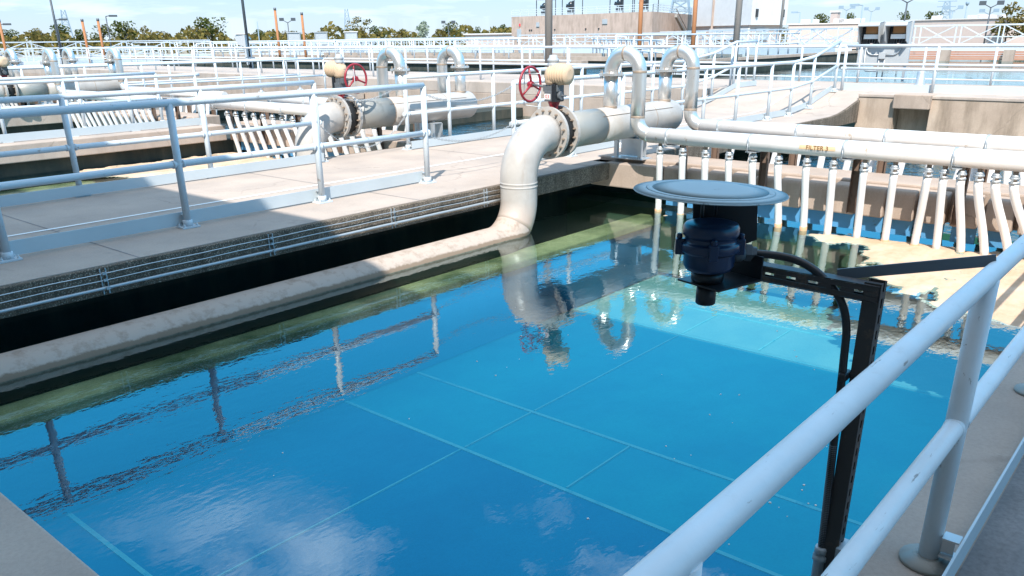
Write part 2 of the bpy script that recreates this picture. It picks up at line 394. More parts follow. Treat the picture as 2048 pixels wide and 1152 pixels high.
# ------------------------------------------------------------------ filter tanks: floors, ribs, submerged walls
def tank(y0, y1):
    s = MB()
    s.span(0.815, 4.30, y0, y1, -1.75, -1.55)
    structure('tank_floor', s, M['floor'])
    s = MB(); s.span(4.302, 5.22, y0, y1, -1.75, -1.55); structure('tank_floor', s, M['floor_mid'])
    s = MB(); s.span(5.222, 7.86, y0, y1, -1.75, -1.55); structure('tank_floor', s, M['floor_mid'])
    s = MB(); s.span(7.862, 19.28, y0, y1, -1.75, -1.55); structure('painted_sunlit_floor', s, M['floor_lit'])
    rb = MB()
    for x in (1.78, 4.31, 5.23, 7.90, 8.84, 11.5, 12.4, 15.0): rb.span(x - 0.017, x + 0.017, y0 + 0.02, y1 - 0.02, -1.56, -1.542)
    for x0, x1, fy in ((5.26, 7.86, 0.55), (4.34, 5.20, 0.55), (1.82, 4.28, 0.55), (7.93, 8.8, 0.55), (4.34, 5.2, 0.40), (7.95, 8.8, 0.42)):
        yy = y0 + (y1 - y0) * fy; rb.span(x0, x1, yy - 0.007, yy + 0.007, -1.556, -1.5385)
    structure('floor_rib', rb, M['rib'])
    sd = MB(); sd.span(0.60, 0.80, y0 - 0.6, y1 + 0.6, -3.0, -0.31); sd.span(9.9, 10.3, y0, y1, -1.49, -0.62)
    structure('tank_end_wall', sd, M['tank_side'])
M['ledge'] = concrete('kerb_reflection_tint', (0.60, 0.42, 0.18), (0.07, 0.085, 0.022), streak=0.3, speck=0.7, crack=0)  # added ledges whose tan and olive colour stands in for the kerb reflection
structure('added_ledge', MB().span(0.82, 9.9, 5.70, 6.06, -0.80, -0.70), M['ledge'], 0.02)
structure('added_ledge_footing', MB().span(0.82, 9.9, 5.74, 6.06, -1.53, -0.803), M['floor'])
structure('added_ledge', MB().span(0.82, 9.9, 15.2, 15.56, -0.80, -0.70), M['ledge'], 0.02)
structure('added_ledge_footing', MB().span(0.82, 9.9, 15.2, 15.52, -1.53, -0.803), M['floor'])
tank(NW - 0.25, K1 + 1.0); tank(K2 - 1.0, 15.95); tank(17.35, 23.1)
# dark space below the walkways, with submerged side walls set back
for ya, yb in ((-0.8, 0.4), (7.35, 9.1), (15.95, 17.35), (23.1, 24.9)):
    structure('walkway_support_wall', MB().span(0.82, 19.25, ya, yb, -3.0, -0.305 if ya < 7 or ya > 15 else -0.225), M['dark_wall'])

def sheet(name, x0, x1, y0, y1, z, mat):
    o = MB().add([(x0, y0, z), (x1, y0, z), (x1, y1, z), (x0, y1, z)], [(0, 1, 2, 3)]).build(name, mat)
    o['kind'] = 'structure'; return o
sheet('filter_water', 0.80, 9.92, 0.38, 7.36, ZW, M['water'])
sheet('filter_water', 0.80, 9.92, 9.08, 15.97, ZW, M['water'])
sheet('filter_water', 0.80, 9.92, 17.33, 23.12, ZW, M['water'])
sheet('channel_water', 10.28, 19.31, 0.38, 7.36, ZW, M['water_rough'])
sheet('channel_water', 10.28, 19.31, 9.08, 15.97, ZW, M['water_rough'])
sheet('channel_water', 10.28, 19.31, 17.33, 23.12, ZW, M['water_rough'])
structure('deep_floor', MB().span(-2, 24, -14, 62, -3.19, -3.0), M['dark_wall'])

# ------------------------------------------------------------------ launder walls (notched beams across the filters)
YL = [5.43 - 0.318 * i for i in range(15)]     # spacing of the drop pipes
def launder_wall(y_hi, y_lo, s, label):
    """notched beam; s=+1 drop pipes start at y_hi and run to -Y, s=-1 mirrored"""
    t = thing('launder_wall', (10.1, (y_hi + y_lo) / 2, -0.3), label, 'concrete wall', 'launder walls across the filters')
    b = MB()
    b.span(9.78, 10.42, y_lo, y_hi, -0.32, 0.05)
    b.build('ledge', M['beam'], t, 0.02)
    e = MB()
    if s > 0: e.span(9.56, 9.779, y_hi - 1.10, y_hi, -0.32, 0.0)
    else: e.span(9.56, 9.779, y_lo, y_lo + 1.10, -0.32, 0.0)
    e.build('end_block', M['beam'], t, 0.015)
    ys = [(y_hi - 1.10 - 0.318 * i) if s > 0 else (y_lo + 1.10 + 0.318 * i) for i in range(16)]
    blk = []
    for a in ys:
        c0, c1 = (a - 0.318 + 0.028, a - 0.028) if s > 0 else (a + 0.028, a + 0.318 - 0.028)
        if c0 < y_lo or c1 > y_hi: continue
        blk.append((c0, c1))
    for c0, c1 in blk:
        p = [(9.60, -0.32), (9.60, -0.03), (9.62, 0.0), (9.779, 0.02), (9.779, -0.32)]
        MB().prism(p, lambda a, b_, y=c0: (a, y, b_), (0, c1 - c0, 0)).build('block', M['beam'], t, 0.018)
        # blue baffle boards hang between the dark slots, down to the waterline
        MB().span(9.70, 9.725, c0 + 0.012, c1 - 0.012, -0.50, -0.321).build('baffle_board', M['blue'], t)
    return t
launder_wall(6.70, NW + 0.1, 1, 'notched concrete launder wall with blue baffles behind the drop pipes marked FILTER 3')
launder_wall(15.75, 9.80, -1, 'notched concrete launder wall beyond the main walkway, left of the second red handwheel')
launder_wall(22.9, 17.5, 1, 'farthest notched launder wall, behind the narrow walkway at far left')

# upper end wall with a boxed outlet
t = thing('end_wall', (XW, 3, -0.6), 'stained tan concrete wall with boxed outlet under the upper right railing', 'concrete wall')
w = MB(); w.span(XW, 19.89, 5.66, K1 + 0.05, -1.4, 0.30); w.span(XW, 19.89, -12, 4.95, -1.4, 0.30)
w.span(XW + 0.35, 19.89, 4.951, 5.659, -1.4, 0.30)
w.build('wall', M['wall'], t, 0.01)
MB().span(XW - 0.02, 19.9, -12, K1 + 0.05, 0.302, UP).build('coping', M['deck'], t, 0.015)
MB().span(XW - 0.16, XW + 0.34, 4.93, 5.66, 0.10, 0.39).build('outlet_box', M['beam'], t, 0.02)
t = thing('end_wall', (XW, 30, -0.6), 'long pale concrete wall behind the second valve, below the far left railings', 'concrete wall')
MB().span(XW, 19.89, K2 - 0.05, 60, -1.4, 0.049).build('wall', M['beam'], t, 0.01)

# ------------------------------------------------------------------ railings
def base_plate(mb, x, y, z, rnd=False):
    if rnd: mb.lathe([(0.085, 0.001), (0.085, 0.014), (0.05, 0.022), (0.045, 0.03)], (x, y, z), n=20)
    else:
        mb.box((x, y, z + 0.008), (0.17, 0.13, 0.014))
        for sx in (-1, 1):
            for sy in (-1, 1):
                mb.lathe([(0.011, 0), (0.011, 0.018), (0.006, 0.018), (0.006, 0.03)], (x + sx * 0.062, y + sy * 0.045, z + 0.014), n=6, smooth=False)
        mb.lathe([(0.046, 0.012), (0.044, 0.07), (0.036, 0.072)], (x, y, z), n=14)

def railing(label, posts, h, hm, r, mat, toe=None, toe_h=(0.012, 0.13), ext=(0, 0), group=None, plates=True, bend=None, n=12, rnd=False, toe_pts=None, low=None):
    """posts: foot points in order; the rails follow them at heights h and hm"""
    P = [Vector(p) for p in posts]
    t = thing('railing', P[0], label, 'railing', group)
    line = list(P)
    d0 = (P[0] - P[1]).normalized(); d1 = (P[-1] - P[-2]).normalized()
    if ext[0]: line = [P[0] + d0 * ext[0]] + line
    if ext[1]: line = line + [P[-1] + d1 * ext[1]]
    if bend: line = bend(line)
    up = Vector((0, 0, 1))
    a = MB().tube([p + up * h for p in line], r * (0.87 if rnd else 1.0), n)
    a.build('top_rail', mat, t)
    if hm: MB().tube([p + up * hm for p in line], r * 0.92, n).build('mid_rail', mat, t)
    if low: MB().tube([p + up * low for p in line], r * 0.6, 8).build('low_rail', mat, t)
    for p in P:
        po = MB().tube([p + up * 0.008, p + up * (h - 0.2 * r)], r, n)
        if hm:
            for q in (-1, 1):
                if rnd: po.lathe([(r * 0.90, 0.012 * q), (r * 0.97, 0.004 * q), (r * 1.0, -0.008 * q)], p + up * hm + d1 * q * (r * 0.98), d1, n)   # weld fillet
                else: po.lathe([(r * 1.12, -0.012), (r * 1.12, 0.012)], p + up * (hm) + (d1 * q * (r + 0.012)), d1, n)
        ob = po.build('post', mat, t)
        if plates:
            b = MB(); base_plate(b, *p, rnd=rnd); b.build('base_plate', M['galv_old'] if rnd else mat, ob)
    if toe is not None:
        tp = toe_pts or line
        tp = [Vector(p) for p in tp]
        nrm = Vector((-d1.y, d1.x, 0))
        tb = MB()
        for a_, b_ in zip(tp, tp[1:]):
            A, B = a_ + nrm * toe, b_ + nrm * toe
            v = []
            for q in (A, B):
                for zz in toe_h:
                    for k in (-0.004, 0.004): v.append(q + nrm * k + up * zz)
            tb.add(v, [(0, 1, 3, 2), (4, 6, 7, 5), (0, 4, 5, 1), (2, 3, 7, 6), (0, 2, 6, 4), (1, 5, 7, 3)])
        tb.build('toe_board', M['toe'], t)
        for p in P:
            cl = MB(); q = p; cl.bar(p + nrm * (toe * 0.55) + up * 0.055, p + nrm * (toe * 0.55) + up * 0.11, 0.04, 0.006)
            cl.bar(p + nrm * (r if toe > 0 else -r) + up * 0.115, p + nrm * (toe - (0.006 if toe > 0 else -0.006)) + up * 0.115, 0.05, 0.006)
            cl.bar(p + nrm * (r if toe > 0 else -r) + up * 0.05, p + nrm * (toe - (0.006 if toe > 0 else -0.006)) + up * 0.05, 0.05, 0.006); cl.build('toe_bracket', M['alu'], t)
    return t

# near railing (right foreground)
railing('chipped white pipe railing running out of the lower right foreground', [(-0.9, 0.43, 0), (0.84, 0.43, 0), (2.57, 0.43, 0), (4.33, 0.43, 0), (6.1, 0.43, 0), (7.8, 0.43, 0), (9.5, 0.43, 0)],
        0.957, 0.495, 0.0315, M['rail_old'], toe=-0.088, toe_h=(0.012, 0.112), n=24, rnd=True, ext=(0.3, 0))
# main walkway, near side: shaded part up to the chain gap
FX = [-0.85, 0.70, 2.25, 3.80, 5.34, 6.89]
railing('blue-white pipe railing with tall toe board on the near edge of the main walkway', [(x, 7.19, 0) for x in FX], 1.10, 0.575, 0.033, M['rail'], toe=0.075, toe_h=(0.015, 0.135), n=18)
def rampz(x):
    if x <= 17.7: return 0.0
    for (xa, za), (xb, zb) in zip(pts[1:], pts[2:]):
        if x <= xb: return za + (zb - za) * (x - xa) / (xb - xa)
    return UP
GX = [8.49, 9.75, 11.05, 12.35, 13.65, 14.92, 16.36, 17.42, 18.49, 19.85]
railing('long pipe railing past the FILTER 3 valve, climbing the ramp to the upper walkway', [(x, 7.19, rampz(x)) for x in GX], 1.06, 0.56, 0.031, M['rail'], toe=0.075, n=12)
railing('pipe railing on the far edge of the main walkway, left of the chains', [(x, 9.72, 0) for x in (-0.9, 0.75, 2.34, 3.93, 5.56, 7.26)], 1.06, 0.53, 0.032, M['rail'], toe=-0.075, toe_h=(0.015, 0.13), n=14)
HX = [8.94, 9.87, 10.95, 12.2, 13.5, 14.8, 16.1, 17.4, 18.8, 19.9, 21.05]
railing('pipe railing on the far edge of the main walkway right of the second valve', [(x, 9.72, rampz(x)) for x in HX], 1.06, 0.53, 0.031, M['rail'], toe=-0.075, n=12)
# narrow walkway rails
railing('white railing with toe board on the near side of the narrow dead-end walkway', [(x, 16.25, 0) for x in (0.9, 2.4, 3.95, 5.52, 6.65, 7.81, 9.23)], 0.97, 0.5, 0.032, M['rail'], toe=-0.06, toe_h=(0.015, 0.15), n=10, ext=(0, 0.1))
railing('white railing on the far side of the narrow dead-end walkway', [(x, 17.2, 0) for x in (0.9, 2.5, 4.1, 5.7, 7.3, 8.9)], 1.0, 0.5, 0.032, M['rail'], n=10)
railing('white railing on the third walkway in front of the far left loop pipes', [(4 + 1.55 * i, 23.4, 0) for i in range(10)], 1.02, 0.5, 0.032, M['rail'], n=8)
railing('white railing on the third walkway behind the far left loop pipes', [(4 + 1.55 * i, 24.8, 0) for i in range(10)], 1.02, 0.5, 0.032, M['rail'], n=8)
# upper walkway rails
railing('white railing with broad white toe board along the top of the stained end wall', [(20.2, 7.15 - 1.95 * i, UP) for i in range(7)], 0.96, 0.48, 0.034, M['bridge'], toe=0.06, toe_h=(0.0, 0.16), n=10, plates=False)
railing('white railing of the upper walkway just in front of the twin hooded panels', [(23.7, 16 - 1.6 * i, UP) for i in range(15)], 0.90, 0.46, 0.030, M['bridge'], n=8, plates=False, low=0.12)
railing('white railing along the near side of the upper walkway left of the ramp', [(20.2, 9.95 + 1.7 * i, UP) for i in range(24)], 0.95, 0.48, 0.032, M['bridge'], n=8, plates=False)
railing('white railing along the far side of the upper walkway left of the ramp', [(23.7, 17.6 + 1.7 * i, UP) for i in range(22)], 0.92, 0.47, 0.032, M['bridge'], n=8, plates=False)

# safety chains
def chain(a, b, sag, label, n=54):
    a, b = Vector(a), Vector(b); m = MB()
    for i in range(n):
        s0, s1 = i / n, (i + 1) / n
        p = a.lerp(b, s0) - Vector((0, 0, sag * 4 * s0 * (1 - s0))); q = a.lerp(b, s1) - Vector((0, 0, sag * 4 * s1 * (1 - s1)))
        d = (q - p); L = d.length; d.normalize()
        s = d.cross(Vector((0, 0, 1))).normalized()
        w = s if i % 2 else s.cross(d)
        c = (p + q) / 2
        ring = []
        for k in range(9):
            an = 2 * math.pi * k / 8
            ring.append(c + d * math.cos(an) * L * 0.68 + w * math.sin(an) * 0.0105)
        m.tube(ring, 0.0032, 4, cap=False)
    o = m.build('safety_chain', M['galv']); return tag(o, label, 'chain', 'safety chains at the valve openings')
chain((6.92, 7.19, 1.0), (8.46, 7.19, 1.02), 0.13, 'galvanised chain sagging across the upper gap in the near walkway railing')
chain((6.92, 7.19, 0.54), (8.46, 7.19, 0.55), 0.12, 'galvanised chain sagging across the lower gap in the near walkway railing')
chain((7.29, 9.72, 0.97), (8.91, 9.72, 0.99), 0.2, 'upper galvanised chain in the gap before the second valve')
chain((7.29, 9.72, 0.50), (8.91, 9.72, 0.50), 0.38, 'lower, deeply sagging galvanised chain in the gap before the second valve')

# conduits on the kerb face
t = thing('conduit_run', (0.85, K1 - 0.03, -0.12), 'three thin grey conduits clipped along the dark speckled walkway kerb', 'conduit')
for z, r, y in ((-0.045, 0.0034, -0.024), (-0.098, 0.0034, -0.024), (-0.158, 0.013, -0.032)):
    m = MB(); path = []
    for i in range(40):
        x = 0.82 + (7.25 - 0.82) * i / 39
        path.append((x, K1 + y, z - 0.002 * math.sin(i * 1.3) * (0.3 if r > 0.01 else 1)))
    m.tube(path, r, 10); m.build('conduit', M['galv'] if r > 0.01 else M['alu'], t)
for x in (1.12, 2.62, 4.13, 5.60, 7.02):
    m = MB(); m.box((x - 0.022, K1 - 0.007, -0.11), (0.008, 0.013, 0.20)); m.box((x + 0.022, K1 - 0.007, -0.11), (0.008, 0.013, 0.20))
    for z in (-0.045, -0.098, -0.158): m.box((x, K1 - 0.028 if z > -0.12 else K1 - 0.05, z), (0.03, 0.012, 0.02))
    m.build('clip', M['galv'], t)

# ------------------------------------------------------------------ filter pipework
def flange(mb, c, axis, r, th, bolts, bb=None):
    out = []
    ax = Vector(axis); mb.lathe([(r * 0.72, -th / 2), (r, -th / 2), (r, th / 2), (r * 0.72, th / 2)], c, axis, 40, smooth=False)
    ref = Vector((0, 0, 1)) if abs(ax.z) < 0.9 else Vector((1, 0, 0))
    u = ax.cross(ref).normalized(); w = ax.cross(u)
    for k in range(bolts):
        a = 2 * math.pi * (k + 0.5) / bolts
        p = Vector(c) + (u * math.cos(a) + w * math.sin(a)) * r * 0.86
        e = th / 2
        out.append(MB().lathe([(r * 0.03, -e - 0.04), (r * 0.03, -e - 0.02), (r * 0.052, -e - 0.02), (r * 0.052, e + 0.02), (r * 0.03, e + 0.02), (r * 0.03, e + 0.04)], p, axis, 6, smooth=False))
    return out

def pipe_set(Ym, s, who, y_end, n_legs, detail=True, wheel=True, filt=None, XS=(9.25, 10.60)):
    g1 = 'large air pipes with downturned elbows'; ZP = 0.54; r = 0.215; NS = 36 if detail else 20
    t = thing('air_pipe', (7.4, Ym, ZW), who['main'], 'pipe', g1)
    zl = -0.63; rb = 0.47
    path = [(-1.2, Ym, zl), (2, Ym, zl), (5, Ym, zl)]
    path += arc((7.4 - rb, Ym, zl + rb), (0, 0, -1), (1, 0, 0), rb, 0, math.pi / 2, 14)
    path += arc((7.4 + rb, Ym, ZP - rb), (-1, 0, 0), (0, 0, 1), rb, 0, math.pi / 2, 14)
    path += [(7.93, Ym, ZP)]
    # the flooded run and the elbow
    k = 3 + 8
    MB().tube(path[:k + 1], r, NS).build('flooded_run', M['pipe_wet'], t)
    MB().tube(path[k:], r * 1.002, NS).build('elbow', M['pipe'], t)
    for z in (0.035, -0.005):
        ring = MB(); ring.lathe([(r * 1.0, -0.012), (r * 1.022, -0.006), (r * 1.022, 0.006), (r * 1.0, 0.012)], (7.4, Ym, z), n=NS); ring.build('joint_ring', M['pipe'], t)
    for x in (7.95, 8.17):
        f = MB(); bb = flange(f, (x, Ym, ZP), (1, 0, 0), 0.30, 0.042, 16 if detail else 10)
        fo = f.build('flange', M['pipe'], t)
        for q in bb: q.build('bolt', M['weld'], fo)
    MB().lathe([(0.2, -0.085), (0.245, -0.083), (0.245, 0.083), (0.2, 0.085)], (8.06, Ym, ZP), (1, 0, 0), NS).build('valve_body', M['gasket'], t)
    xe = 10.86
    dome = [(xe - 0.10 + 0.10 * math.sin(a), r * math.cos(a)) for a in [i * math.pi / 16 for i in range(8)]]
    MB().tube([(8.18, Ym, ZP), (8.6, Ym, ZP), (8.93, Ym, ZP)], r * 0.998, NS).build('spool', M['galv_old'], t)
    ss = MB(); ss.box((9.7, Ym - r * 0.80, ZP + r * 0.615), (1.7, 0.012, 0.004)); ss.build('long_seam', M['weld'], t)
    p2 = [(8.93, Ym, ZP), (9.3, Ym, ZP), (9.8, Ym, ZP), (xe - 0.1, Ym, ZP)] + [(x, Ym, ZP) for x, _ in dome[1:]]
    MB().tube(p2, [r] * 4 + [q for _, q in dome[1:]], NS).build('barrel', M['pipe'], t)
    for x in (8.93, 10.1):
        wl = MB(); wl.lathe([(r, -0.008), (r * 1.008, -0.004), (r * 1.008, 0.004), (r, 0.008)], (x, Ym, ZP), (1, 0, 0), NS); wl.build('weld_seam', M['weld'], t)
    sd = MB(); sd.box((9.80, Ym, 0.315), (0.20, 0.44, 0.012)); sd.box((9.9, Ym + s * 0.03, 0.19), (0.012, 0.40, 0.24)); sd.box((9.72, Ym - s * 0.19, 0.18), (0.05, 0.05, 0.26)); sd.box((9.72, Ym + s * 0.19, 0.18), (0.05, 0.05, 0.26))
    sd.box((9.8, Ym, 0.055), (0.26, 0.5, 0.01))
    sd.build('saddle', M['alu'], t)

    # valve actuator
    t = thing('valve_actuator', (8.06, Ym, ZP + 0.24), who['valve'], 'valve actuator', 'valve actuators with red handwheels')
    m = MB(); m.lathe([(0.055, 0.235), (0.05, 0.29), (0.075, 0.35), (0.085, 0.365)], (8.06, Ym, ZP), n=16); m.build('neck', M['red'], t)
    zc = 0.99
    gb = MB(); gb.box((8.06, Ym, zc - 0.035), (0.17, 0.16, 0.115)); gb.box((8.06, Ym - s * 0.02, zc + 0.055), (0.13, 0.15, 0.08)); gb.box((8.06, Ym + s * 0.09, zc + 0.05), (0.11, 0.07, 0.075))
    gb.lathe([(0.05, -0.02), (0.05, 0.02)], (8.06, Ym - s * 0.095, zc - 0.03), (0, s, 0), 14); gb.lathe([(0.012, -0.05), (0.012, 0.05)], (8.06, Ym - s * 0.13, zc - 0.03), (0, s, 0), 8)
    gb.build('gearbox', M['gear'], t, 0.012)
    MB().box((8.06, Ym - s * 0.055, zc + 0.0), (0.182, 0.055, 0.20)).build('cover_plate', M['black'], t, 0.01)
    y = MB()
    # faded ribbed jacket: a drum lying across with swollen ribs on its outer half
    prof = [(0.045, -0.13), (0.085, -0.128), (0.095, -0.10)]
    for i in range(7):
        z = -0.085 + i * 0.036; prof += [(0.092, z), (0.121 - 0.002 * abs(i - 3), z + 0.009), (0.121 - 0.002 * abs(i - 3), z + 0.022), (0.092, z + 0.031)]
    prof += [(0.085, 0.17), (0.05, 0.178)]
    y.lathe(prof, (8.06, Ym - s * 0.055, zc + 0.205), (0, -s, 0), 22)
    y.lathe([(0.075, 0.09), (0.095, 0.12), (0.10, 0.2), (0.085, 0.26)], (8.06, Ym + s * 0.02, zc), n=18)
    y.build('motor_jacket', M['yellow'], t)
    c = MB(); c.lathe([(0.062, 0.285), (0.066, 0.30), (0.066, 0.325), (0.056, 0.335), (0.07, 0.345), (0.07, 0.365), (0.05, 0.385), (0.045, 0.41), (0.03, 0.415)], (8.06, Ym + s * 0.015, zc), n=18)
    c.build('top_cap', M['cabinet'], t)
    # handwheel in the plane across the walkway
    wy = Ym + s * 0.36; wc = Vector((8.06, wy, 1.075)); hw = MB()
    hw.tube(arc(wc, (1, 0, 0), (0, 0, 1), 0.195, 0, 2 * math.pi, 36), 0.0155, 8, cap=False)
    for k_ in range(3):
        a = math.pi / 2 + k_ * 2 * math.pi / 3 + 0.15
        e = wc + Vector((math.cos(a), 0, math.sin(a))) * 0.19; h = wc + Vector((0, -s * 0.02, 0))
        hw.tube([h, h.lerp(e, 0.5), e], [0.017, 0.013, 0.012], 8)
    hw.lathe([(0.032, -0.04), (0.036, -0.02), (0.036, 0.02), (0.028, 0.03)], wc, (0, s, 0), 14)
    w_o = hw.build('hand_wheel', M['red'], t)
    MB().tube([(8.06, Ym + s * 0.10, 1.05), (8.06, wy, 1.075)], 0.014, 8).build('shaft', M['gear'], t)
    ct = MB(); ct.tube([(8.02, Ym + s * 0.16, 1.20), (8.0, Ym + s * 0.40, 1.20), (8.0, Ym + s * 0.41, 0.84), (8.02, Ym + s * 0.1, 0.82)], 0.006, 6); ct.build('guard_wire', M['galv'], t)
    if filt:
        MB().box((7.972, Ym + s * 0.03, zc - 0.04), (0.004, 0.085, 0.06)).build('number_plate', M['sign_white'], t)
        put_text(filt, 0.06, M['sign_red'], t, (7.967, Ym + s * 0.03, zc - 0.04), (0, -1, 0), (0, 0, 1))

    # loop pipes with headers and drop pipes
    for hi, (XH, lab) in enumerate(((XS[0], who['h1']), (XS[1], who['h2']))):
        zh = 0.44; rr = 0.089; sp = 0.42; zt = 1.185; NP = 20 if detail else 12
        t = thing('header_pipe', (XH, Ym, ZP + 0.2), lab, 'pipe', 'loop pipes with headers and drop pipes')
        ya, yb = Ym, Ym - s * sp
        d = (0, -s, 0)
        MB().tube([(XH, ya, ZP + 0.19), (XH, ya, 0.9), (XH, ya, 1.14)], rr, NP).build('riser', M['steel'], t)
        loop = arc((XH, (ya + yb) / 2, zt), (0, s, 0), (0, 0, 1), sp / 2, 0, math.pi, 20)
        MB().tube([(XH, ya, 1.16)] + loop + [(XH, yb, 0.9), (XH, yb, zh + 0.2)], rr, NP).build('loop', M['steel'], t)
        bend = arc((XH, yb - s * 0.19, zh + 0.19), (0, s, 0), (0, 0, -1), 0.19, 0, math.pi / 2, 10)
        MB().tube([(XH, yb, zh + 0.2)] + bend, rr * 1.002, NP).build('bend', M['steel'], t)
        hy = yb - s * 0.19
        MB().tube([(XH, hy, zh), (XH, hy + (y_end - hy) * 0.5, zh), (XH, y_end, zh)], rr * 1.06, NP).build('header', M['header'], t)
        f = MB(); bb = flange(f, (XH, ya, 1.148), (0, 0, 1), 0.155, 0.03, 8); fo = f.build('flange', M['steel'], t)
        for q in bb: q.build('bolt', M['weld'], fo)
        for c_, ax_ in (((XH, yb, zt), (0, 0, 1)), ((XH, yb, zh + 0.21), (0, 0, 1)), ((XH, ya, ZP + 0.215), (0, 0, 1)), ((XH, (ya + yb) / 2, zt + sp / 2), (0, 1, 0)), ((XH, hy - s * 0.02, zh), (0, 1, 0))):
            wb = MB(); wb.lathe([(rr, -0.015), (rr * 1.012, -0.010), (rr * 1.018, 0.0), (rr * 1.012, 0.010), (rr, 0.015)], c_, ax_, NP); wb.build('weld_seam', M['weld'], t)
        ln = abs(y_end - hy); nb = max(2, int(ln / 1.15))
        for q in range(nb + 1):
            yy = hy - s * (0.28 + q * (ln - 0.4) / nb)
            bands = MB(); bands.lathe([(rr * 1.06, -0.018), (rr * 1.10, -0.014), (rr * 1.10, 0.014), (rr * 1.06, 0.018)], (XH, yy, zh), (0, 1, 0), NP)
            bands.tube([(XH - rr * 1.1, yy, zh), (XH - rr * 1.13, yy, zh - 0.09), (XH - 0.06, yy, zh - 0.12)], 0.005, 5); bands.build('band_clamp', M['galv'], t)
        # rusty channel supports
        front = hi == 0
        for q in range(0, nb + 1):
            yy = hy - s * (0.28 + q * (ln - 0.4) / nb)
            sb = MB(); xs = XH + 0.20 if front else XH - 0.12
            x1 = 9.575 if front else 10.44
            sb.box((x1 - 0.004, yy - s * 0.05, 0.02), (0.008, 0.09, 0.62)); sb.box((x1 - 0.03, yy - s * 0.094, 0.02), (0.052, 0.006, 0.62)); sb.box((x1 - 0.03, yy - s * 0.006, 0.02), (0.052, 0.006, 0.62))
            so = sb.build('support_channel', M['rust'], t)
            MB().box(((XH + x1) / 2 - 0.02, yy - s * 0.03, 0.338), (abs(x1 - XH) + 0.12, 0.12, 0.01)).build('shelf_plate', M['galv'], so)
        # drop pipes: evenly spaced feet, uneven tops
        tops = who.get('tops')
        for i in range(n_legs):
            foot = Ym - s * (0.70 + 0.318 * i) if not tops else None
            if tops:
                if i >= len(tops): break
                y_t, y_f = tops[i]
            else:
                y_f = foot; y_t = foot - s * 0.02 + s * 0.18 * max(0, (i - n_legs * 0.55)) / n_legs
            off = 0.225 if front else -0.20
            xb = XH + off + random.uniform(-0.015, 0.02)
            z0 = zh - rr
            p0 = Vector((XH, y_t, z0 + 0.02)); p1 = Vector((XH, y_t, z0 - 0.10)); p3 = Vector((xb, y_f, -0.62)); p2 = Vector((xb - (0.05 if front else -0.05), y_t + (y_f - y_t) * 0.72, -0.25))
            pth = []
            for q in range(9):
                u = q / 8; pth.append((1 - u) ** 3 * p1 + 3 * u * (1 - u) ** 2 * (p1 + Vector((0, 0, -0.2))) + 3 * u * u * (1 - u) * p2 + u ** 3 * p3)
            ng = 10 if detail else 7
            lo = MB().tube(pth, 0.042 * random.uniform(0.96, 1.04), ng).build('drop_pipe', M['hose'], t)
            if detail or hi == 0:
                MB().tube([p0, p1], 0.025, 8).build('nipple', M['weld'], lo)
                c = MB()
                for zz in (-0.07, -0.115): c.lathe([(0.043, -0.011), (0.049, -0.008), (0.049, 0.008), (0.043, 0.011)], (XH, y_t, z0 + zz), (0, 0, 1), ng)
                c.box((XH - 0.049, y_t + 0.01, z0 - 0.09), (0.016, 0.02, 0.05)); c.lathe([(0.036, -0.035), (0.043, -0.02), (0.036, 0.0)], (XH, y_t, z0 - 0.035), (0, 0, 1), ng)
                c.build('hose_clamp', M['galv'], lo)
            if detail and front:
                a_ = Vector(pth[-1]); b_ = Vector(pth[-2]); MB().tube([a_, a_.lerp(b_, random.uniform(0.5, 1.0))], 0.0442, ng).build('waterline_stain', M['hose_wet'], lo)
        if filt and hi == 0:
            # a thin curved sticker on the header
            st_ = MB(); vs = []; fs = []; R_ = rr * 1.06 + 0.0015
            ang = [math.pi * (0.93 + 0.16 * i / 6) for i in range(7)]
            for yy in (3.62, 3.22):
                for a in ang: vs.append((XH + R_ * math.cos(a), yy, zh + R_ * math.sin(a) * -1))
            for i in range(6): fs.append((i, i + 1, 7 + i + 1, 7 + i))
            st_.add(vs, fs, True).build('sticker', M['sign_orange'], t)
            put_text('FILTER 3', 0.068, M['sign_ink'], t, (XH - R_ - 0.002, 3.42, zh), (0, -1, 0), (0, 0, 1))

TOPS = [5.43, 5.11, 4.80, 4.49, 4.19, 3.88, 3.55, 3.25, 2.92, 2.61, 2.28, 2.13, 1.97, 1.81, 1.66, 1.5]
FEET = [5.54, 5.20, 4.87, 4.54, 4.22, 3.88, 3.58, 3.29, 2.96, 2.66, 2.35, 2.12, 1.88, 1.65, 1.42, 1.2]
pipe_set(6.20, 1, dict(main='thick grey pipe whose elbow dives into the blue filter, nearest the camera', valve='valve actuator numbered 03 with faded yellow jacket on the nearest pipe',
    h1='front looped steel pipe with white header lettered FILTER 3 and rows of drop pipes', h2='second looped steel pipe and header just behind the one lettered FILTER 3', tops=list(zip(TOPS, FEET))), 0.85, 16, True, filt='03')
pipe_set(10.15, -1, dict(main='thick grey pipe bending down beyond the main walkway, mirror of the nearest', valve='valve actuator with red handwheel on its right side, beyond the main walkway',
    h1='looped pipe with header running left from the second valve, on the camera side', h2='looped pipe with header running left from the second valve, the one farther off'), 15.72, 15, True)
pipe_set(22.9, 1, dict(main='thick pale pipe at the far left edge behind the narrow walkway', valve='yellow valve actuator half cut by the left edge of the photo',
    h1='far left looped pipe with a row of drop pipes under its header, camera side', h2='far left looped pipe whose header ends with a pale cap behind the walkway rails'), 17.65, 14, False, XS=(9.1, 10.7))
pipe_set(25.3, -1, dict(main='thick pale pipe on the far side of the third walkway, mostly hidden', valve='valve actuator of the farthest left pipe, outside the picture edge',
    h1='leftmost looped pipe at the edge of the photo beyond the third walkway', h2='looped pipe between the two far left loops, flange on its right leg'), 30.2, 6, False, XS=(9.25, 10.75))

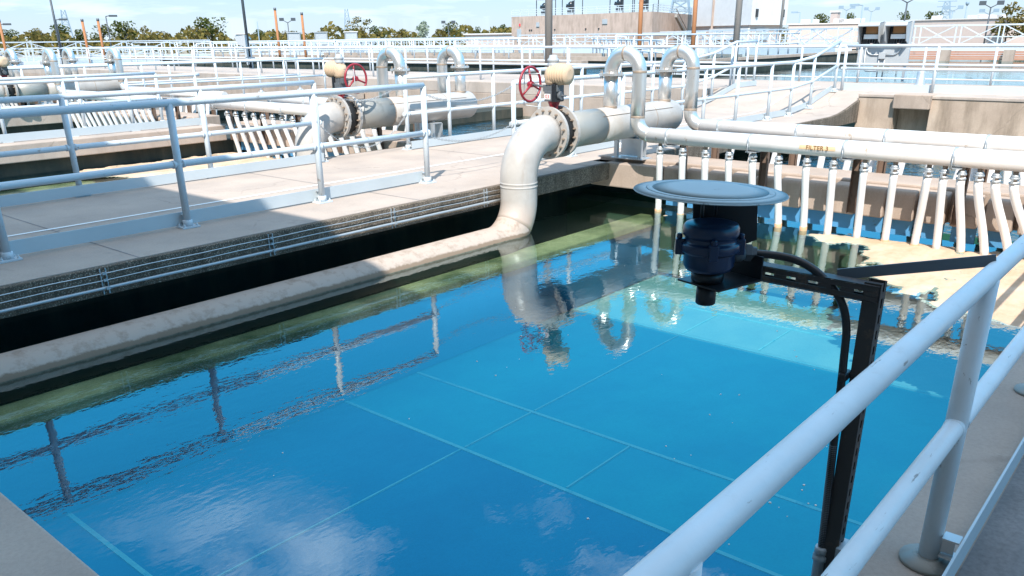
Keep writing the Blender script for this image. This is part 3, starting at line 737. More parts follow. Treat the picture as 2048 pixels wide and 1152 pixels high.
# ------------------------------------------------------------------ level sensor on its stand, beside the near railing
t = thing('level_sensor', (2.53, 0.715, 0.0), 'dark level sensor under a round blue-grey sun shield on a slotted black stand', 'level sensor')
dc = Vector((2.222, 1.13, 1.172)); sm = MB()
tilt = (0.03, -0.02, 1)
sm.lathe([(0.0, 0.0165), (0.05, 0.0160), (0.11, 0.0135), (0.168, 0.0085)], dc, tilt, 64); sm.lathe([(0.168, 0.0085), (0.172, 0.0092), (0.181, 0.0092), (0.187, 0.0072)], dc, tilt, 64)
sm.lathe([(0.187, 0.0072), (0.2215, 0.0035)], dc, tilt, 64); sm.lathe([(0.2215, 0.0035), (0.2235, 0.001), (0.2215, -0.0005), (0.187, 0.0015), (0.0, 0.0065)], dc, tilt, 64)
sm.build('sun_shield', M['shield'], t)
sx, sy = 2.30, 1.155
# hanger plate behind the sensor
hp = MB()
hp.prism([(-0.10, 1.16), (0.10, 1.16), (0.112, 0.99), (0.03, 0.955), (-0.05, 0.955), (-0.09, 1.02)], lambda a, b: (sx + 0.115 + a * 0.55, sy + 0.02 - a * 0.83, b), (0.003, 0.0045, 0))
hp.tube([(sx + 0.03, sy + 0.05, 1.165), (sx + 0.03, sy + 0.05, 1.02)], 0.006, 8); hp.tube([(sx + 0.0, sy - 0.01, 1.165), (sx, sy - 0.01, 1.09)], 0.005, 8)
hp.build('hanger_plate', M['black'], t)
h = MB(); h.lathe([(0.05, 0.145), (0.080, 0.14), (0.086, 0.128), (0.086, 0.105), (0.0785, 0.10), (0.0785, 0.085), (0.091, 0.08), (0.091, 0.055), (0.079, 0.05), (0.078, 0.01), (0.07, -0.005), (0.045, -0.012)], (sx, sy, 0.925), n=32)
for k in range(4):
    a = 0.6 + k * math.pi / 2
    h.box((sx + 0.09 * math.cos(a), sy + 0.09 * math.sin(a), 0.992), (0.032, 0.028, 0.05), rz=a)
    h.lathe([(0.01, 0), (0.01, 0.018)], (sx + 0.094 * math.cos(a), sy + 0.094 * math.sin(a), 1.015), n=6, smooth=False)
h.build('housing', M['navy'], t, 0.004)
ns = MB(); ns.lathe([(0.052, 0.03), (0.05, 0.0), (0.045, -0.002), (0.045, -0.012)], (sx, sy, 0.885), n=24); ns.lathe([(0.031, 0.0), (0.0315, -0.062), (0.027, -0.066)], (sx, sy, 0.872), n=24)
ns.build('nose', M['black'], t)
bk = MB(); bk.box((sx + 0.045, sy - 0.02, 0.877), (0.20, 0.17, 0.006), rz=-0.25); bk.box((sx + 0.142, sy - 0.045, 0.915), (0.006, 0.165, 0.075), rz=-0.25)
bk.build('bracket', M['black'], t)
hub = MB(); hub.lathe([(0.024, 0.0), (0.026, 0.015), (0.026, 0.03), (0.02, 0.045)], (sx + 0.085, sy - 0.03, 0.955), (0.6, -0.8, 0.05), 12)
hub.lathe([(0.028, 0.0), (0.028, 0.02), (0.021, 0.022), (0.021, 0.035)], (2.425, 1.095, 0.957), (0.55, -0.83, -0.05), 6, smooth=False)
hub.build('cable_gland', M['gear'], t)
# slotted strut: channel with lips, slots cut through the web
def strut(a, b, side, name, slots, w=0.041, slot_face=True):
    a, b = Vector(a), Vector(b); d = (b - a); L = d.length; d.normalize(); s = Vector(side); s = (s - d * s.dot(d)).normalized(); n_ = d.cross(s)
    m = MB(); hw = w / 2; th = 0.0028
    def slab(p0, p1, c, wid, direction, thick_dir):
        A = a + d * p0 + c; B = a + d * p1 + c; v = []
        for q in (A, B):
            for i in (-1, 1):
                for j in (-1, 1): v.append(q + direction * (wid / 2 * i) + thick_dir * (th / 2 * j))
        m.add(v, [(0, 1, 3, 2), (4, 6, 7, 5), (0, 4, 5, 1), (2, 3, 7, 6), (0, 2, 6, 4), (1, 5, 7, 3)])
    # two side webs
    for q in (-1, 1): slab(0, L, n_ * (q * hw), w, s, n_)
    # lips at the open face
    for q in (-1, 1): slab(0, L, s * (-hw + 0.001) + n_ * (q * (hw - 0.006)), 0.010, n_, s)
    # slotted back web: edge strips and bridges between slots
    sw = 0.013
    for q in (-1, 1): slab(0, L, s * (hw - 0.0015) + n_ * (q * (sw / 2 + (hw - sw / 2 - 0.0016) / 2)), hw - sw / 2 - 0.0032, n_, s)
    pos = 0.0; pitch = L / slots; sl = min(0.03, pitch * 0.58)
    for i in range(slots):
        slab(i * pitch, i * pitch + (pitch - sl), s * (hw - 0.0015), sw, n_, s)
    return m.build(name, M['strut'], t)
strut((2.53, 0.715, -0.16), (2.53, 0.715, 0.905), (0, -1, 0), 'stand_post', 21, 0.050)
strut((2.52, 0.695, 0.872), (2.50, 1.115, 0.885), (-1, 0, 0), 'arm', 6, 0.050)
MB().bar((2.555, 0.84, 0.900), (2.675, 0.436, 0.985), 0.006, 0.034).build('brace', M['brace'], t)
cp = [(2.43, 1.09, 0.956), (2.478, 1.00, 0.949), (2.492, 0.93, 0.935), (2.50, 0.86, 0.895), (2.505, 0.80, 0.83), (2.508, 0.775, 0.755), (2.497, 0.765, 0.665), (2.482, 0.756, 0.56), (2.478, 0.75, 0.37), (2.50, 0.747, 0.1), (2.512, 0.747, -0.07)]
sp_ = []
for i in range(len(cp) - 1):
    p0, p1, p2, p3 = [Vector(cp[min(max(i + k, 0), len(cp) - 1)]) for k in (-1, 0, 1, 2)]
    for q in range(6):
        u = q / 6; sp_.append(0.5 * ((2 * p1) + (p2 - p0) * u + (2 * p0 - 5 * p1 + 4 * p2 - p3) * u * u + (3 * p1 - p0 - 3 * p2 + p3) * u ** 3))
sp_.append(Vector(cp[-1]))
MB().tube(sp_, 0.0125, 14).build('cable', M['black'], t)
rg = MB()
for i in range(60):
    u = i / 59; q = Vector((2.478, 0.75, 0.36)).lerp(Vector((2.512, 0.747, -0.06)), u)
    rg.lathe([(0.0120, -0.0025), (0.0137, 0.0), (0.0120, 0.0025)], q, (0.06, 0, -1), 10)
rg.build('conduit_ridges', M['gear'], t)
ft = MB(); ft.lathe([(0.020, 0.045), (0.023, 0.035), (0.023, 0.02), (0.018, 0.018), (0.026, 0.008), (0.026, -0.01), (0.021, -0.012), (0.021, -0.09)], (2.512, 0.747, -0.09), n=12)
ft.build('fitting', M['galv'], t)
cb = MB(); cb.box((2.492, 0.752, 0.60), (0.062, 0.024, 0.026)); cb.box((2.515, 0.738, 0.60), (0.03, 0.03, 0.018)); cb.build('cable_clamp', M['black'], t, 0.004)
MB().span(2.49, 2.57, 0.642, 0.694, -0.15, -0.02).build('mounting_plate', M['galv'], t)

# ------------------------------------------------------------------ foam on the water
from mathutils import noise as mnoise
def foam(outline, name, label, mat=M['foam'], z=ZW, cell=0.03):
    """thin uneven sheet of scum: it thins out below the waterline at its ragged edge"""
    n = len(outline); xs = [p[0] for p in outline]; ys = [p[1] for p in outline]
    cell = min(cell, max(max(xs) - min(xs), max(ys) - min(ys)) / 14)
    def sdist(x, y):
        ins = False; best = 1e9
        for k in range(n):
            (ax, ay_), (bx, by) = outline[k], outline[(k + 1) % n]
            if (ay_ > y) != (by > y) and x < (bx - ax) * (y - ay_) / (by - ay_) + ax: ins = not ins
            dx, dy = bx - ax, by - ay_; u = max(0, min(1, ((x - ax) * dx + (y - ay_) * dy) / (dx * dx + dy * dy + 1e-9)))
            best = min(best, math.hypot(x - ax - u * dx, y - ay_ - u * dy))
        return best if ins else -best
    m = MB(); idx = {}; nx = int((max(xs) - min(xs)) / cell) + 9; ny = int((max(ys) - min(ys)) / cell) + 9
    x0, y0 = min(xs) - 4 * cell, min(ys) - 4 * cell; size = min(1.0, (max(xs) - min(xs)) / 1.5)
    H = {}
    for i in range(nx):
        for j in range(ny):
            x, y = x0 + i * cell, y0 + j * cell
            w = mnoise.fractal(Vector((x * 3.1, y * 3.1, 0.3)), 0.7, 2.1, 5) * 0.13 * size
            d = sdist(x, y) + w
            b = mnoise.fractal(Vector((x * 9, y * 9, 2.3)), 0.6, 2.0, 4)
            h = max(-0.02, min(0.004, d * 0.14)) + 0.0045 * b * (1 if d > 0.02 else 0.3)
            if mnoise.noise(Vector((x * 2.3, y * 4.0, 7.7))) > 0.48 and d < 0.45: h -= 0.014
            H[i, j] = h
    vs = []; fs = []
    for i in range(nx - 1):
        for j in range(ny - 1):
            q = [(i, j), (i + 1, j), (i + 1, j + 1), (i, j + 1)]
            if max(H[a] for a in q) <= -0.001: continue
            f_ = []
            for a in q:
                if a not in idx: idx[a] = len(vs); vs.append((x0 + a[0] * cell, y0 + a[1] * cell, z + H[a]))
                f_.append(idx[a])
            fs.append(f_)
    if not fs: return None
    m.add(vs, fs, True)
    o = m.build(name, mat); o['kind'] = 'stuff'; tag(o, label); return o
foam([(9.45, 3.52), (9.2, 3.50), (9.12, 3.13), (9.13, 2.85), (9.0, 2.70), (8.52, 2.55), (7.86, 2.19), (7.45, 1.75), (7.28, 1.35), (7.24, 0.85), (7.6, 0.42), (9.6, 0.42), (9.64, 1.5), (9.62, 2.05), (9.58, 2.54), (9.5, 3.06)], 'foam', 'tan foam floating below the drop pipes at right')
foam([(6.34, 15.8), (6.45, 14.62), (6.86, 13.51), (7.56, 13.28), (8.38, 13.64), (9.14, 12.2), (9.45, 11.6), (9.5, 13.4), (9.55, 15.7)], 'foam', 'tan foam on the water beyond the main walkway')
for c, r_ in (((9.3, 2.62), 0.05), ((11.6, 3.9), 0.22), ((12.2, 2.9), 0.3), ((13.0, 11.2), 0.2), ((12.3, 10.9), 0.25), ((14.2, 11.6), 0.3), ((9.25, 5.3), 0.03)):
    foam([(c[0] + r_ * math.cos(a), c[1] + r_ * 0.6 * math.sin(a)) for a in [i * math.pi / 4 for i in range(8)]], 'foam', 'small tan foam patch on the channel water')

bm_ = MB(); rb_ = random.Random(11)
for i in range(70):
    a = rb_.choice(((3.9, 1.25, 0.55), (3.4, 1.1, 0.4), (5.2, 1.6, 0.8), (4.2, 3.4, 1.6), (6.4, 2.0, 0.6)))
    x, y, q = a[0] + rb_.gauss(0, a[2]), a[1] + abs(rb_.gauss(0, a[2] * 0.5)), rb_.uniform(0.003, 0.0075)
    bm_.lathe([(q, -0.001), (q * 0.8, q * 0.45), (q * 0.3, q * 0.7)], (x, y, ZW), n=7)
o = bm_.build('bubbles', M['sign_white']); o['kind'] = 'stuff'; o['label'] = 'scattered white bubbles on the blue water'
# ------------------------------------------------------------------ upper basins, baffles, hooded panels
sheet('basin_water', 23.96, 53.2, -30, 18.0, 0.15, M['water_far'])
sheet('basin_water', 23.96, 70, 18.3, 72, 0.12, M['water_rough'])
structure('basin_floor', MB().span(23.96, 70, -30, 72, -2.3, -2.0), M['dark_wall'])
t = thing('baffle_wall', (51.2, 5, 0.1), 'brown horizontal-board baffle wall with concrete posts standing in the right basin', 'baffle wall')
for k in range(4):
    MB().span(51.2, 51.28, -16, 16.5, 0.20 + k * 0.115, 0.295 + k * 0.115).build('board', M['baffle'], t)
for k in range(10): MB().span(50.9, 51.19, 15.6 - k * 3.05, 16.1 - k * 3.05, -0.4, 0.70).build('post', M['beam'], t)
t = thing('basin_wall', (45, 19, 0.2), 'long tan concrete basin wall above dark green water, right of centre', 'concrete wall')
MB().prism([(27, 18.02), (53.2, 18.02), (53.2, 18.28), (27, 18.28)], lambda a, b: (a, b, 0.50), (0, 0, 0.12)).build('coping', M['beam'], t)
MB().prism([(27, 18.08), (53.2, 18.08), (53.2, 18.22), (27, 18.22)], lambda a, b: (a, b, -1.9), (0, 0, 2.39)).build('wall', M['dark_wall'], t)
for i, (x, y0, y1, lab) in enumerate(((30.5, 22, 62, 'low tan basin wall nearest behind the upper walkway, left of the ramp'), (37.0, 24, 70, 'second low tan basin wall over dark water behind the left loop pipes'), (44.5, 26, 71, 'farthest low tan basin wall below the white truss bridges'))):
    t = thing('basin_wall', (x, y0, 0.1), lab, 'concrete wall', 'low walls of the far basins')
    MB().span(x, x + 0.5, y0, y1, 0.42, 0.62).build('coping', M['beam'], t)
    MB().span(x + 0.12, x + 0.4, y0, y1, -1.9, 0.419).build('wall', M['dark_wall'], t)
    railing(('white railing on the ' + ('nearest', 'second', 'farthest')[i] + ' low basin wall left of the grey pole'), [(x + 0.25, y1 - 2.1 * k, 0.62) for k in range(int((y1 - y0) / 2.1))], 0.92, 0.46, 0.035, M['bridge'], n=6, plates=False)

def hooded_panel(loc, rz, label, sc_=1.0):
    t = thing('instrument_stand', (0, 0, 0), label, 'control panel', 'hooded control panels beside the basins')
    MB().box((0, 0, 0.95), (0.10, 1.30, 1.10)).build('back_plate', M['cabinet'], t, 0.01)
    for y in (-0.58, 0.58): MB().box((0.02, y, 0.22), (0.06, 0.06, 0.44)).build('leg', M['galv'], t)
    for y in (-0.34, 0.34):
        hb = MB(); w_ = 0.27
        prof = [(-0.05, 1.50), (-0.44, 1.47), (-0.50, 1.40), (-0.34, 1.02), (-0.05, 0.92)]
        hb.prism(prof, lambda a, b, yy=y - w_: (a, yy, b), (0, 0.02, 0)); hb.prism(prof, lambda a, b, yy=y + w_ - 0.02: (a, yy, b), (0, 0.02, 0))
        hb.prism([(-0.05, 1.502), (-0.44, 1.472), (-0.50, 1.402), (-0.49, 1.38), (-0.43, 1.45), (-0.05, 1.48)], lambda a, b, yy=y - w_: (a, yy, b), (0, 2 * w_, 0))
        ho = hb.build('hood', M['cabinet'], t)
        MB().box((-0.062, y, 1.20), (0.02, 0.49, 0.54)).build('dark_back', M['glass'], ho)
        MB().box((-0.13, y - 0.02, 1.30), (0.13, 0.32, 0.22)).build('display', M['brown'], ho, 0.03)
        MB().box((-0.15, y - 0.02, 1.13), (0.15, 0.36, 0.11)).build('terminal_box', M['sign_white'], ho)
        wr = MB()
        for k in range(4): wr.tube([(-0.12, y - 0.12 + k * 0.07, 1.08), (-0.12, y - 0.10 + k * 0.06, 0.90)], 0.011, 6)
        wr.build('wires', M['pole_dark'], ho)
        MB().box((-0.15, y - 0.05, 0.93), (0.04, 0.07, 0.08)).build('tag_plate', M['pink'], ho)
    cd = MB()
    for y in (-1, 1): cd.tube(arc((-0.07, y * 0.25, 0.86), (0, y, 0), (0, 0, -1), 0.18, 0, math.pi / 2, 6) + [(-0.07, 0.05 * y, 0.68)], 0.02, 8)
    for y in (-0.07, 0.07): cd.tube([(-0.07, y, 0.6), (-0.07, y, 0.05)], 0.018, 8)
    cd.tube([(-0.07, 0.45, 0.85), (-0.07, 0.44, 0.35), (-0.07, 0.38, 0.27), (-0.07, 0.1, 0.27)], 0.018, 8)
    cd.build('conduit', M['galv'], t)
    MB().box((-0.08, 0, 0.66), (0.08, 0.17, 0.17)).build('junction_box', M['cabinet'], t, 0.01)
    t.location = loc; t.rotation_euler = (0, 0, rz); t.scale = (sc_,) * 3
    return t
hooded_panel((24.3, 7.62, 0.37), 0.05, 'grey twin-hooded control panel with brown displays above the right railing')
hooded_panel((23.2, 35.9, 0.55), -0.65, 'grey twin-hooded control panel seen side on at far left, in front of the big tree', 0.85)
t = thing('bollard_lamp', (22.9, 6.2, UP), 'short pale pipe stub on the upper walkway under the twin-hooded panel', 'pipe stub')
MB().lathe([(0.13, 0.0), (0.13, 0.03), (0.10, 0.04), (0.10, 0.30), (0.07, 0.36), (0.02, 0.37)], (22.9, 6.2, UP), n=16).build('stub', M['galv'], t)

# ------------------------------------------------------------------ truss bridges
def truss(a, b, z0, z1, nb, label, wid=1.1, r=0.05, deck=True):
    a, b = Vector((*a, 0)), Vector((*b, 0)); d = (b - a); L = d.length; d.normalize(); s = Vector((-d.y, d.x, 0))
    t = thing('truss_bridge', (a.x, a.y, z0), label, 'truss bridge', 'white truss bridges over the basins')
    tc, bc = MB(), MB(); up = Vector((0, 0, 1))
    for q in (-1, 1):
        o = s * (q * wid / 2)
        MB().bar(a + o + up * z1, b + o + up * z1, r * 1.5, r * 1.5).build('top_chord', M['bridge'], t)
        MB().bar(a + o + up * (z0 + (z1 - z0) * 0.45), b + o + up * (z0 + (z1 - z0) * 0.45), r * 0.8, r * 0.8).build('middle_chord', M['bridge'], t)
        MB().bar(a + o + up * z0, b + o + up * z0, r * 2, r * 2).build('bottom_chord', M['bridge'], t)
        for i in range(nb + 1):
            p = a + d * (L * i / nb) + o
            MB().bar(p + up * (z0 + r), p + up * (z1 - r * 0.7), r * 1.2, r * 1.2).build('upright', M['bridge'], t, fix=False)
            if i < nb:
                p2 = a + d * (L * (i + 1) / nb) + o
                up_first = (i < nb / 2) == (q > 0)
                MB().bar(p + up * (z0 if up_first else z1), p2 + up * (z1 if up_first else z0), r * 1.1, r * 0.9).build('diagonal', M['bridge'], t, fix=False)
    pass
    if deck:
        c = (a + b) / 2; ang = math.atan2(d.y, d.x)
        MB().box((c.x, c.y, z0 - 0.27), (L, wid * 1.1, 0.40), rz=ang).build('girder', M['bridge'], t)
    return t
truss((54.5, -2), (54.5, 17.5), 0.82, 1.93, 9, 'white truss bridge at far right behind the twin-hooded panel')
truss((52.0, 18.6), (60.0, 33), 0.80, 1.86, 7, 'white truss bridge in front of the white tower')
truss((57.5, 31), (63, 52), 0.72, 1.76, 8, 'white truss bridge in front of the tan building')
truss((66, 20), (74, 52), 0.9, 1.9, 10, 'white truss bridge behind the one crossing the tan building', deck=False)
truss((62, 53), (70, 84), 0.75, 1.62, 12, 'long far white truss bridge left of the tan building')
truss((48, 56), (70, 97), 0.70, 1.55, 14, 'long white truss bridge below the grey screened units')
truss((9, 66), (37, 62.5), 0.62, 1.66, 9, 'white truss bridge at far left below the dark lamp pole')
truss((6, 58), (30, 57.5), 0.5, 1.3, 9, 'lower white truss bridge at far left behind the loop pipes')
truss((38, 61), (47, 57.5), 0.6, 1.35, 6, 'short pale footbridge below the big left tree', r=0.04)
for lab, p0, p1, z in (('white railing along the far basin edge left of the dark pole', (30, 52), (48, 40), 0.45), ('white railing along the far basin edge below the rust pipes', (33, 55), (52, 44), 0.5), ('white railing across the middle basin right of the grey pole', (33, 19.5), (47, 33), 0.4), ('white railing beyond the upper walkway, left of the brown pole', (28, 18.6), (46, 18.9), 0.62)):
    n_ = 14; railing(lab, [(p0[0] + (p1[0] - p0[0]) * i / n_, p0[1] + (p1[1] - p0[1]) * i / n_, z) for i in range(n_ + 1)], 1.0, 0.5, 0.04, M['bridge'], n=6, plates=False)

# ------------------------------------------------------------------ poles and lamps
def pole(name, x, y, z0, z1, r, mat, label, cat, group=None, cap=None, lean=0.0):
    t = thing(name, (x, y, z0), label, cat, group)
    MB().tube([(x, y, z0), (x + lean, y, z1)], [r, r * 0.92], 10).build('shaft', mat, t)
    if cap: MB().tube([(x + lean, y, z1 - 0.12), (x + lean, y, z1 + 0.02)], r * 1.06, 10).build('cap', cap, t)
    return t
G_R = 'rust brown vent pipes rising behind the filters'
for x, y, zt, r, lab in ((38.12, 23.91, 5.2, 0.115, 'thick rust brown pipe in front of the tan building, beside the loop pipes'), (39.46, 21.63, 5.2, 0.115, 'thick rust brown pipe at the corner between tan building and white tower'),
        (31.44, 45.13, 3.36, 0.08, 'taller rust pipe with grey cap left of centre, by the twin floodlight'), (32.68, 44.24, 3.10, 0.08, 'shorter rust pipe with grey cap left of the second valve'),
        (24.34, 54.84, 2.90, 0.08, 'left rust pipe of the pair right of the dark lamp pole'), (25.13, 54.48, 2.93, 0.08, 'right rust pipe of the pair right of the dark lamp pole'), (20.28, 56.47, 2.88, 0.08, 'rust pipe at the extreme left edge')):
    pole('vent_pipe', x, y, -0.4, zt, r, M['rustpole'], lab, 'vent pipe', G_R, cap=M['gear'])
pole('light_pole', 22.87, 17.83, UP, 6.5, 0.125, M['pole_grey'], 'thick grey-brown pole rising straight above the 03 valve', 'pole')
pole('light_pole', 26.05, 12.75, -0.5, 6.5, 0.105, M['pole_grey'], 'grey-brown pole in front of the white tower', 'pole')
pole('light_pole', 55.04, 23.90, 0.2, 8, 0.085, M['pole_grey'], 'thin dark pole at the right corner of the white tower', 'pole')
pole('light_pole', 24.51, 37.74, 0.3, 7, 0.072, M['pole_dark'], 'dark pole running out of the top edge left of centre', 'pole')
def lamp(x, y, z0, z1, r, kind, label, mat='pole_blue', face=(1, 0)):
    t = thing('street_lamp', (x, y, z0), label, 'street lamp', 'lamps over the plant')
    MB().tube([(x, y, z0), (x, y, z1)], [r, r * 0.7], 8).build('shaft', M[mat], t)
    fx, fy = face; h = MB(); L = r * 9
    if kind == 'arm':
        h.tube([(x, y, z1), (x + fx * L * 0.5, y + fy * L * 0.5, z1 + r * 0.6)], r * 0.6, 6)
        h.box((x + fx * L, y + fy * L, z1 + r * 0.5), (L * 1.1, L * 0.42, r * 2.4), rz=math.atan2(fy, fx))
    elif kind == 'twin':
        for q in (-1, 1):
            h.tube([(x, y, z1), (x + q * fx * L * 0.6, y + q * fy * L * 0.6, z1 + r * 3)], r * 0.55, 6)
            h.box((x + q * fx * L, y + q * fy * L, z1 + r * 5), (L * 0.8, L * 0.55, r * 4.5), rz=math.atan2(fy, fx))
    elif kind == 'post':
        h.lathe([(r * 0.8, 0), (r * 2.6, r * 2.5), (r * 2.8, r * 5), (r * 1.2, r * 6.5)], (x, y, z1), n=10)
    h.build('lamp_head', M[mat], t)
    return t
lamp(22.97, 55.4, 0.2, 4.47, 0.085, 'arm', 'tall dark lamp pole with box head at upper left', 'pole_dark', (-0.86, 0.5))
lamp(38.35, 81.42, -0.9, 3.8, 0.07, 'arm', 'dark lamp with right-pointing head by the left trees', 'pole_dark', (0.86, -0.5))
lamp(38.41, 92.33, -0.9, 3.72, 0.075, 'arm', 'distant lamp head peeking from behind the tall dark lamp pole', 'pole_dark', (0.86, -0.5))
lamp(33.80, 94.11, -0.9, 3.3, 0.07, 'arm', 'distant lamp beside the rust pipe at the left edge', 'pole_dark', (0.86, -0.5))
lamp(44.41, 66.54, -0.9, 3.1, 0.045, 'none', 'thin bare mast left of the taller capped rust pipe', 'pole_blue') if False else pole('mast', 44.41, 66.54, -0.9, 3.1, 0.045, M['pole_blue'], 'thin bare mast left of the taller capped rust pipe', 'mast')
lamp(63.96, 89.50, -0.9, 3.5, 0.075, 'twin', 'twin floodlight between the two capped rust pipes', 'pole_dark', (0.8, -0.6))
lamp(85.74, 83.95, -0.9, 3.2, 0.075, 'twin', 'twin floodlight over the blue box left of the tan building', 'pole_dark', (0.7, -0.7))
lamp(132.44, 45.39, -0.9, 5.3, 0.13, 'arm', 'dark lamp left of the twin-hooded panel', 'pole_blue', (-0.3, 0.95))
lamp(134.21, 39.84, -0.9, 5.5, 0.15, 'twin', 'tall dark twin lamp above the right hood', 'pole_dark', (-0.3, 0.95))
lamp(136.85, 29.52, -0.9, 4.6, 0.12, 'twin', 'dark twin lamp over the low pink building at right', 'pole_dark', (-0.25, 0.97))
lamp(194.01, 48.60, -0.9, 5.4, 0.14, 'twin', 'small pale twin lamp on the right skyline near the pylon', 'pole_blue', (-0.25, 0.97))
lamp(214.02, 50.93, -0.9, 6.8, 0.14, 'post', 'slim pale post-top lamp on the right skyline', 'pole_blue')
lamp(215.01, 46.58, -0.9, 5.0, 0.15, 'twin', 'faint twin lamp between the pale post lamp and the right bush', 'pole_blue', (-0.25, 0.97))
lamp(138.66, 57.21, -0.9, 4.7, 0.10, 'arm', 'small curved lamp just right of the white tower', 'pole_blue', (-0.3, 0.95))
lamp(159.95, 57.57, -0.9, 5.3, 0.11, 'twin', 'twin lamp above the pink chimney right of the white tower', 'pole_blue', (-0.3, 0.95))
lamp(189.78, 63.12, -0.9, 5.6, 0.12, 'twin', 'faint lamp left of the hooded panels', 'pole_blue', (-0.3, 0.95))

def pylon(x, y, z0, z1, w, label, arms=True):
    t = thing('lattice_pylon', (x, y, z0), label, 'pylon', 'power pylons on the skyline')
    m = MB(); n = 6; rr = w * 0.03; ax = Vector((-y, x, 0)).normalized(); ay_ = Vector((x, y, 0)).normalized(); c = Vector((x, y, 0))
    def cn(i, q, p): 
        f = 1 - 0.72 * i / n; return c + ax * (q * w / 2 * f) + ay_ * (p * w / 2 * f) + Vector((0, 0, z0 + (z1 - z0) * i / n))
    for i in range(n):
        for q, p in ((1, 1), (1, -1), (-1, 1), (-1, -1)): m.bar(cn(i, q, p), cn(i + 1, q, p), rr * 2, rr * 2)
        for p in (-1, 1):
            m.bar(cn(i, -1, p), cn(i + 1, 1, p), rr, rr); m.bar(cn(i, 1, p), cn(i + 1, -1, p), rr, rr); m.bar(cn(i, -1, p), cn(i, 1, p), rr, rr)
    m.build('lattice', M['pole_blue'], t)
    if arms:
        a = MB()
        for f in (0.72, 0.86, 1.0):
            zz = z0 + (z1 - z0) * f; a.bar(c - ax * w * 0.55 + Vector((0, 0, zz)), c + ax * w * 0.55 + Vector((0, 0, zz)), rr * 1.5, rr * 1.5)
        a.build('cross_arm', M['pole_blue'], t)
pylon(101.8, 239.25, -0.9, 9.5, 3.2, 'faint lattice mast on the left skyline behind the dark lamp pole', False)
pylon(189.66, 232.44, -0.9, 10.8, 3.0, 'faint thin lattice mast above the central tree', False)
pylon(139.05, 79.16, 0.5, 10.5, 5.0, 'lattice pylon beside the white tower, above the tan building')
pylon(338.96, 87.20, -0.9, 11.5, 5.5, 'pale lattice pylon on the right skyline')

# ------------------------------------------------------------------ buildings
def rot_box(mb, c, s, ang): return mb.box(c, s, rz=ang)
t = thing('tan_building', (68.3, 41.6, -0.9), 'low tan concrete building with railed roof and stained walls at centre right', 'building')
A, B, C_ = Vector((70.9, 60.2, 0)), Vector((68.3, 41.6, 0)), Vector((85.2, 46.5, 0)); D_ = A + (C_ - B)
zt = 3.55
m = MB(); m.prism([(p.x, p.y) for p in (A, B, C_, D_)], lambda a, b: (a, b, -0.9), (0, 0, zt + 0.9)); m.build('wall', M['tan'], t)
up = Vector((0, 0, 1))
nrm = Vector((-(B - A).y, (B - A).x, 0)).normalized(); nrm = nrm if nrm.x < 0 else -nrm
rf = MB()
for (p, q) in ((A, B), (B, C_)):
    n_ = 14
    for k in range(n_ + 1): rf.bar(p.lerp(q, k / n_) + up * zt, p.lerp(q, k / n_) + up * (zt + 0.62), 0.04, 0.04)
    for zz in (0.22, 0.42, 0.62): rf.bar(p + up * (zt + zz), q + up * (zt + zz), 0.045, 0.045)
rf.build('roof_railing', M['bridge'], t)
def wall_patch(u, z, w, h, mat, name):
    p = A.lerp(B, u) + nrm * 0.03; d = (B - A).normalized()
    return MB().box(p + up * z, (w, 0.10, h), rz=math.atan2(d.y, d.x)).build(name, mat, t)
wall_patch(0.065, 1.75, 0.62, 1.25, M['mesh'], 'door'); wall_patch(0.07, 2.75, 0.14, 0.26, M['sign_red'], 'alarm_light')
wall_patch(0.215, 2.75, 0.42, 0.42, M['mesh'], 'vent'); wall_patch(0.70, 2.85, 0.6, 0.42, M['mesh'], 'vent')
for u in (0.15, 0.165, 0.31, 0.345, 0.57, 0.66): wall_patch(u, 2.25, 0.13, 0.11, M['glass'], 'spout')
sd = (C_ - B).normalized(); sn = Vector((sd.y, -sd.x, 0))
stp = MB(); P0 = B + sd * 6.5 + sn * 0.5; P1 = B + sd * 13 + sn * 0.5
stp.bar(P0 + up * 3.3, P1 + up * 0.9, 0.25, 0.28); stp.bar(P0 + up * 3.9, P1 + up * 1.5, 0.06, 0.06); stp.build('stair', M['pole_grey'], t)
for i, u in enumerate((0.16, 0.36, 0.70, 0.86)):
    lab = ('leftmost', 'second from left of the', 'third from left of the', 'rightmost')[i]
    p = A.lerp(B, u) - nrm * 1.6
    g = thing('roof_hoist', (p.x, p.y, zt), lab + (' of the four' if i in (0, 3) else ' four') + ' dark hoists under white canopies on the tan roof', 'hoist', 'hoists on the tan building roof')
    d = (B - A).normalized()
    fr = MB()
    for q in (-0.9, 0.75): fr.bar(p + d * q + up * zt, p + d * q + up * (zt + 1.55), 0.06, 0.06)
    fr.bar(p + d * 0.75 + up * (zt + 1.5), p + d * 1.9 + up * (zt + 1.5), 0.07, 0.07); fr.bar(p + d * 1.9 + up * zt, p + d * 1.9 + up * (zt + 1.5), 0.06, 0.06)
    fr.build('frame', M['pole_dark'], g)
    MB().box(p + up * (zt + 1.6) - d * 0.2, (1.2, 0.8, 0.14), rz=math.atan2(d.y, d.x)).build('canopy', M['stucco'], g)
    mo = MB(); mo.lathe([(0.12, 0), (0.28, 0.2), (0.28, 0.55), (0.1, 0.7)], p + up * (zt + 0.55) + d * 0.3, n=10); mo.box(p + d * 0.1 + up * (zt + 0.35), (0.9, 0.4, 0.3), rz=0.6); mo.bar(p - d * 0.3 + up * (zt + 0.9), p + d * 0.2 + up * (zt + 0.7), 0.12, 0.3)
    mo.bar(p + d * 0.6 + up * (zt + 0.2), p + d * 0.6 + up * (zt + 1.3), 0.14, 0.14)
    mo.build('machinery', M['glass'], g)

